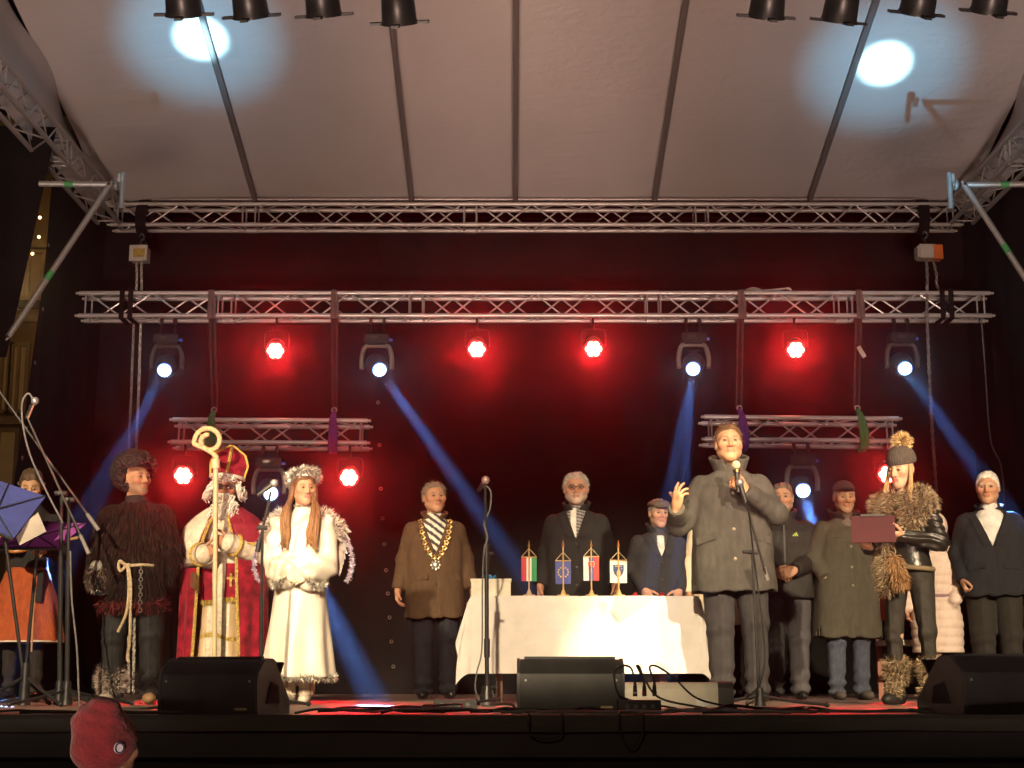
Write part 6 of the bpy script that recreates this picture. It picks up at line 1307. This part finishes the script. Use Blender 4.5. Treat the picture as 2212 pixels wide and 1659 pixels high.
for k, (u, c) in enumerate(((1372, (.03, .03, .03)), (1392, (.35, .02, .03)), (1414, (.03, .03, .03)))):
    a = at(u, 1504, 7.75); t = thing('cable_plug', f'{["black", "red-ringed", "second black"][k]} cable plug standing up from the black stage box', 'plug', tuple(a), 'plugs in the stage box')
    obj('barrel', join(cyl(a, a + Vector((0, 0, .05)), .011, .010, 10), cyl(a + Vector((0, 0, .05)), a + Vector((0, 0, .075)), .008, .006, 10)), BLKM, t); obj('ring', cyl(a + Vector((0, 0, .012)), a + Vector((0, 0, .022)), .0118, n=10), M('plug ring %d' % k, c if k else (.4, .4, .4), .4), t)
    tp = a + Vector((0, 0, .07)); one('cable', tube([tp, tp + Vector((-.02, .02, .07)), tp + Vector((-.08 + .05*k, .05, .075)), tp + Vector((-.1 + .1*k, .02, .02)), tp + Vector((-.05 + .13*k, .0, -.08)), tp + Vector((.2 + .1*k, -.05, -.128))], .0055), RUBBER, f'black cable looping out of the {["left", "middle", "right"][k]} plug of the stage box', 'cable', tuple(tp), 'loops of the stage box')

# ---- cables along the stage front
def floor_cable(u0, u1, Y0, Y1, amp, seed, r=.0065, hump=.0):
    rr = random.Random(seed); n = max(6, int(abs(u1 - u0)/45)); out = []
    for i in range(n + 1):
        s_ = i/n; Y = Y0 + (Y1 - Y0)*s_ + rr.uniform(-amp, amp); u = u0 + (u1 - u0)*s_ + rr.uniform(-22, 22)
        out.append((ux(u, Y, ZS), Y, ZS + r + .004 + abs(rr.gauss(0, hump)) * (0 < i < n)))
    return tube(out, r, 6, 6)
runs = [(640, 1130, 7.3, 7.35, .10, .010), (700, 1040, 7.5, 7.8, .14, .014), (820, 1180, 7.35, 7.6, .12, .012), (720, 960, 7.9, 7.5, .12, .01), (1000, 1340, 7.4, 7.3, .06, .006), (1090, 1600, 7.25, 7.28, .05, .004), (1120, 1420, 7.45, 7.6, .06, .008), (1330, 1720, 7.5, 7.3, .10, .012), (1480, 1700, 7.6, 7.4, .14, .016),
        (1520, 1780, 7.3, 7.5, .10, .012), (1600, 2020, 7.35, 7.3, .06, .005), (1880, 2060, 7.4, 7.55, .10, .012), (-20, 330, 7.5, 7.35, .08, .006), (240, 420, 8.4, 7.5, .1, .006), (60, 380, 7.25, 7.22, .03, .003), (860, 1010, 8.1, 7.8, .15, .02), (1640, 1800, 8.3, 7.6, .1, .01), (1010, 1110, 8.9, 8.3, .12, .03)]
labs = ['between the bishop\'s monitor and the standing microphone', 'in the tangle left of the standing microphone', 'crossing the tangle before the flat power box', 'looping right of the angel\'s feet', 'along the edge left of the middle monitor', 'along the very edge below the table', 'in front of the middle monitor',
        'in the tangle below the silver box', 'in loose loops below the speaker', 'running out to the right mic stand foot', 'along the edge right of the speaker', 'curled by the right monitor', 'along the floor below the music stands', 'trailing from the fur-clad man\'s boots', 'along the very edge at the left', 'heaped beside the flat power box', 'trailing from the right mic stand', 'looping by the foot of the standing microphone']
for k, (u0, u1, Y0, Y1, am, hp) in enumerate(runs):
    one('cable', floor_cable(u0, u1, Y0, Y1, am, 100 + k, .0075 if k % 3 else .006, hp), RUBBERG if k in (0, 5, 7, 10, 13) else RUBBER, 'cable lying ' + labs[k], 'cable', (ux(u0, Y0, ZS), Y0, ZS), 'cables along the stage front')
for k, (ua, ub) in enumerate(((1143, 1214), (1338, 1388))):
    Yq = YF - .045; one('cable', tube([(ux(ua, Yq, ZS), YF + .06, ZS + .012), (ux(ua, Yq, ZS), Yq, ZS + .005), (ux(ua + 2, Yq, ZS), Yq - .006, ZS - .075), (ux((ua + ub)/2, Yq, ZS), Yq, ZS - .10 - .04*k), (ux(ub - 2, Yq, ZS), Yq - .006, ZS - .075), (ux(ub, Yq, ZS), Yq, ZS + .005), (ux(ub, Yq, ZS), YF + .06, ZS + .012)], .0045, 6), RUBBER,
        ['thin cable loop hanging over the stage edge below the middle monitor', 'thin cable loop hanging over the stage edge below the stage box'][k], 'cable', (ux(ua, Yq, ZS), Yq, ZS), 'cable loops on the skirt')

# ---- microphone stands
def micro(t, a, d, m=None):
    a = Vector(a); d = Vector(d).normalized(); o = obj('microphone', cyl(a - d*.13, a - d*.02, .011, .017, 12), BLK, t); obj('grille', sphere(a, .026, 12, 8), m or M('steel mic grille', (.35, .33, .32), .4, .6), o)
def tripod(t, x, Y, legs, hub=.10, L=.30, mat=BLKM):
    obj('hub', join(cyl((x, Y, ZS + .03), (x, Y, ZS + hub + .02), .030, .024, 14), cyl((x, Y, ZS + .005), (x, Y, ZS + .035), .040, .030, 14)), mat, t)
    for a in legs:
        e = Vector((math.cos(a), math.sin(a), 0)); q = Vector((x, Y, ZS)); l = obj('leg', tube([q + e*.02 + Vector((0, 0, hub*.7)), q + e*L*.5 + Vector((0, 0, hub*.38)), q + e*L + Vector((0, 0, .014))], .0095, 8, 3), mat, t); obj('rubber_foot', sphere(q + e*L + Vector((0, 0, .014)), .0155, 8, 6), BLK, l)
# middle stand
Y = 9.85; x = ux(1052, Y, ZS); t = thing('mic_stand', 'straight black microphone stand in front of the table\'s left end', 'microphone stand', (x, Y, ZS), 'microphone stands')
p1, p2 = at(1051, 1196, Y), at(1048, 1056, Y)
obj('hub', join(cyl((x, Y, ZS + .003), (x, Y, ZS + .02), .10, .095, 20), cyl((x, Y, ZS + .02), (x, Y, ZS + .12), .05, .030, 16)), BLKM, t); obj('knob', cyl((x + .03, Y - .02, ZS + .11), (x + .06, Y - .03, ZS + .11), .012, n=8), BLK, t)
obj('lower_tube', cyl((x, Y, ZS + .1), p1, .0135, n=12), BLKM, t); obj('clutch', join(cyl(p1 - Vector((0, 0, .05)), p1 + Vector((0, 0, .06)), .019, n=12), cyl(p1, p1 + Vector((.045, -.01, .0)), .009, n=8)), BLK, t); obj('upper_tube', cyl(p1, p2, .0085, n=10), BLKM, t)
p3 = at(1052, 1402 - 30, Y); obj('grip', cyl(at(1052, 1380, Y), at(1052, 1420, Y), .019, n=12), BLK, t)
micro(t, at(1049, 1037, Y), (.35, -.75, .4), M('pinkish mic grille', (.50, .36, .34), .4, .5)); obj('mic_clip', cyl(p2, at(1047, 1044, Y), .012, n=8), BLK, t)
one('cable', tube([at(1043, 1044, Y), at(1060, 1062, Y), at(1058, 1100, Y), at(1046, 1130, Y), at(1053, 1160, Y - .02), at(1046, 1190, Y - .03), at(1042, 1260, Y), at(1041, 1400, Y), at(1030, 1452, Y), at(1027, 1490, Y - .2), (ux(1040, Y - .4, ZS), Y - .4, ZS + .01)], .0055), RUBBERG, 'grey cable running down the standing microphone by the table', 'cable', tuple(at(1043, 1044, Y)))
# right stand with boom beside the speaker
Y = 9.35; x = ux(1641, Y, ZS); t = thing('mic_stand', 'black boom microphone stand in front of the speaker', 'microphone stand', (x, Y, ZS), 'microphone stands'); tripod(t, x, Y, (-2.9, -.35, 1.6), .09, .40)
pv = at(1625, 1193, Y); obj('lower_tube', cyl((x, Y, ZS + .08), pv.lerp(Vector((x, Y, ZS)), .35), .012, n=10), BLKM, t); obj('upper_tube', cyl(pv.lerp(Vector((x, Y, ZS)), .36), pv, .0085, n=10), BLKM, t)
obj('swivel', join(cyl(pv + Vector((-.03, 0, 0)), pv + Vector((.03, 0, 0)), .013, n=10), cyl(pv + Vector((-.025, -.02, 0)), pv + Vector((-.06, -.03, 0)), .010, n=8)), BLK, t)
be, bt_ = at(1657, 1252, Y + .1), at(1604, 1062, Y - .25); obj('boom', cyl(be, bt_, .0075, n=10), M('chromed boom tube', (.16, .155, .15), .3, .8), t); obj('counterweight', cyl(at(1650, 1227, Y + .07), be, .0155, n=12), M('grey weight', (.20, .19, .18), .5), t); micro(t, at(1598, 1042, Y - .3), (-.2, .2, .9))
one('cable', tube([at(1606, 1062, Y - .25), at(1618, 1110, Y - .2), at(1622, 1150, Y - .1), at(1632, 1230, Y), at(1645, 1330, Y), at(1652, 1420, Y), at(1640, 1480, Y - .1), at(1610, 1510, Y - .3)], .0055), RUBBER, 'black cable winding down the speaker\'s boom stand', 'cable', tuple(at(1606, 1062, Y - .25)))
# stand before the angel
Y = 9.7; x = ux(563, Y, ZS); t = thing('mic_stand', 'black microphone stand between the bishop and the angel', 'microphone stand', (x, Y, ZS), 'microphone stands'); tripod(t, x, Y, (-.4, 1.7, 3.6), .09, .34)
pv = at(567, 1140, Y); obj('lower_tube', cyl((x, Y, ZS + .08), at(565, 1290, Y), .013, n=10), BLKM, t); obj('upper_tube', cyl(at(565, 1290, Y), pv, .0095, n=10), BLKM, t); obj('swivel', cyl(pv + Vector((-.035, 0, 0)), pv + Vector((.03, 0, 0)), .015, n=10), BLK, t)
obj('boom', cyl(at(557, 1190, Y), at(585, 1062, Y), .009, n=10), BLKM, t); obj('counterweight', cyl(at(556, 1192, Y), at(561, 1165, Y), .016, n=12), BLK, t); micro(t, at(592, 1044, Y), (.6, .2, .5))
# two tall boom stands at the far left
Y = 9.9
for u, e0, e1, lab, Yk in ((131, (-14, 828), (213, 1145), 'tall boom stand at the left whose long boom slopes down past the fur-clad man', 9.9), (147, (58, 900), (192, 1196), 'tall boom stand at the left whose short boom carries the small microphone', 9.75)):
    x = ux(u - 4, Yk, ZS); t = thing('mic_stand', lab, 'microphone stand', (x, Yk, ZS), 'microphone stands'); tripod(t, x, Yk, (-2.6, -.5, 1.2) if u < 140 else (-2.2, -.9, .6), .13, .42)
    pv = at(u + 2, 1066 if u < 140 else 1080, Yk); obj('lower_tube', cyl((x, Yk, ZS + .1), pv.lerp(Vector((x, Yk, ZS)), .3), .0155, n=10), BLKM, t); obj('upper_tube', cyl(pv.lerp(Vector((x, Yk, ZS)), .31), pv, .011, n=10), BLKM, t); obj('swivel', join(cyl(pv + Vector((-.04, -.01, 0)), pv + Vector((.04, -.01, 0)), .017, n=10), cyl(pv, pv + Vector((0, -.05, 0)), .012, n=8)), BLK, t)
    a, b = at(*e0, Yk - .06), at(*e1, Yk - .06); obj('boom', cyl(a, b, .0075, n=10), M('chromed boom tube'), t); d = (b - a).normalized(); obj('counterweight', cyl(b - d*.13, b, .013, n=10), M('grey weight'), t)
    if u > 140: micro(t, at(76, 866, Yk - .06), (.5, -.3, .8)); obj('shock_arm', cyl(at(60, 905, Yk - .06), at(74, 872, Yk - .06), .007, n=8), M('copper arm', (.4, .2, .12), .4, .6), t)
one('cable', tube([at(76, 872, 9.68), at(62, 850, 9.68), at(48, 870, 9.68), at(50, 920, 9.68), at(66, 985, 9.68), at(100, 1060, 9.7), at(136, 1130, 9.72)], .006), RUBBERG, 'cable looping along the short boom at the left', 'cable', tuple(at(76, 872, 9.68)))
one('cable', tube([at(152, 1190, 9.72), at(155, 1290, 9.72), at(166, 1400, 9.7), at(170, 1490, 9.6), (ux(172, 9.4, ZS), 9.4, ZS + .01)], .006), RUBBERG, 'thin grey cable hanging from the left boom stands to the floor', 'cable', tuple(at(152, 1190, 9.72)))

# ---- music stands
def music_stand(label, quad, Y, mat, ubase, sheet=None):
    a, b, c, d = [at(u, v, Y + dy) for u, v, dy in quad]; cen = (a + b + c + d)/4; x = ux(ubase, Y, ZS); t = thing('music_stand', label, 'music stand', (x, Y, ZS), 'music stands')
    n = (b - a).cross(d - a).normalized(); th = n*.006; P = [a, b, c, d]; V = np.array([tuple(p_ + th) for p_ in P] + [tuple(p_ - th) for p_ in P])
    dk = obj('desk', (V, [(3, 2, 1, 0), (4, 5, 6, 7)] + [(i, (i+1) % 4, 4 + (i+1) % 4, 4 + i) for i in range(4)]), mat, t, smooth=False)
    for p_, q in ((a, c), (b, d), (a.lerp(b, .5), d.lerp(c, .5))): obj('rib', cyl(p_ - n*.012, q - n*.012, .005, n=6), BLKM, dk)
    obj('lip', cyl(d + Vector((0, -.02, 0)), c + Vector((0, -.02, 0)), .009, n=8), BLKM, dk)
    obj('pole', cyl((x, Y + .05, ZS + .12), cen + Vector((0, .03, 0)), .011, n=10), BLKM, t); tripod(t, x, Y + .05, (-2.3, -.6, 1.4), .24, .34)
    if sheet: e = [at(u, v, Y + .02) for u, v in sheet]; o = obj('music_sheet', (np.array([tuple(p_) for p_ in e] + [tuple(p_ + Vector((0, .003, 0))) for p_ in e]), [(0, 1, 2, 3), (7, 6, 5, 4)] + [(i, (i+1) % 4, 4 + (i+1) % 4, 4 + i) for i in range(4)]), M('manila paper', (.42, .38, .32), .8), t, smooth=False)
music_stand('blue folding music stand with a sheet slipping off at the left edge', ((-60, 1020, .08), (99, 1073, .08), (28, 1166, -.06), (-75, 1120, -.06)), 9.6, M('blue nylon desk', (.03, .045, .22), .7, 0, .15, 10, .2, 30), 46, ((30, 1150), (82, 1107), (100, 1148), (42, 1178)))
music_stand('purple folding music stand in front of the orange skirt', ((22, 1122, .05), (186, 1132, .05), (124, 1186, -.05), (-10, 1186, -.05)), 10.0, M('purple nylon desk', (.22, .04, .25), .6, 0, .15, 10, .2, 30), 44)
one('bow', cyl(at(79, 1196, 10.6), at(68, 1408, 10.6), .006, n=6), M('bow wood', (.45, .25, .12), .4), 'violin bow pointing down in front of the orange skirt', 'bow', tuple(at(79, 1196, 10.6)))
vc_ = at(120, 1172, 10.75); t = thing('violin', 'violin held level behind the purple music stand', 'violin', tuple(vc_)); mv = M('violin varnish', (.42, .18, .05), .3, 0, .25, 10)
V, F = surfnet(lambda P: U(.03, ell((-.10, 0, 0), (.10, .08, .028)), ell((.07, 0, 0), (.085, .066, .026)))(P), (-.22, -.1, -.05), (.18, .1, .05), .012); V = rigid(V, .3, .5, -.15); obj('body', (V + np.array(vc_) - [.15, 0, .02], F), mv, t); obj('neck', cyl(vc_ - Vector((.02, 0, 0)), vc_ + Vector((.17, -.05, .03)), .012, .010, 8), M('violin neck', (.35, .22, .10), .4), t)

# ---- wooden chair behind the presenter
Y = 12.7; xa_ = ux(1972, Y, ZS); t = thing('chair', 'red-brown wooden chair with pale seat behind the presenter\'s legs', 'chair', (xa_, Y, ZS)); mch = M('red-brown chair wood', (.34, .11, .06), .5, 0, .2, 8)
for dx in (-.21, .21):
    for dy in (-.2, .2): obj('leg', box((xa_ + dx, Y + dy, ZS + (.22 if dy < 0 else .45)), (.04, .04, .44 if dy < 0 else .90)), mch, t)
obj('seat', box((xa_, Y, ZS + .45), (.46, .46, .04)), M('pale seat pad', (.66, .58, .48), .7), t); obj('backrest', box((xa_, Y + .2, ZS + .75), (.375, .025, .22)), mch, t); obj('stretcher', box((xa_, Y - .2, ZS + .28), (.375, .025, .05)), mch, t)
# ================================================================== HAZE
def haze():
    m = bpy.data.materials.new('stage haze'); m.use_nodes = True; nt = m.node_tree
    nt.nodes.remove(nt.nodes['Principled BSDF']); v = nt.nodes.new('ShaderNodeVolumePrincipled')
    v.inputs['Color'].default_value = (.9, .92, .95, 1); v.inputs['Density'].default_value = .0052; v.inputs['Anisotropy'].default_value = .965
    nt.links.new(v.outputs[0], nt.nodes['Material Output'].inputs['Volume'])
    o = obj('haze', box((0, 12, 5.0), (80, 80, 12.2)), m, smooth=False); tag(o, kind='stuff')
haze()
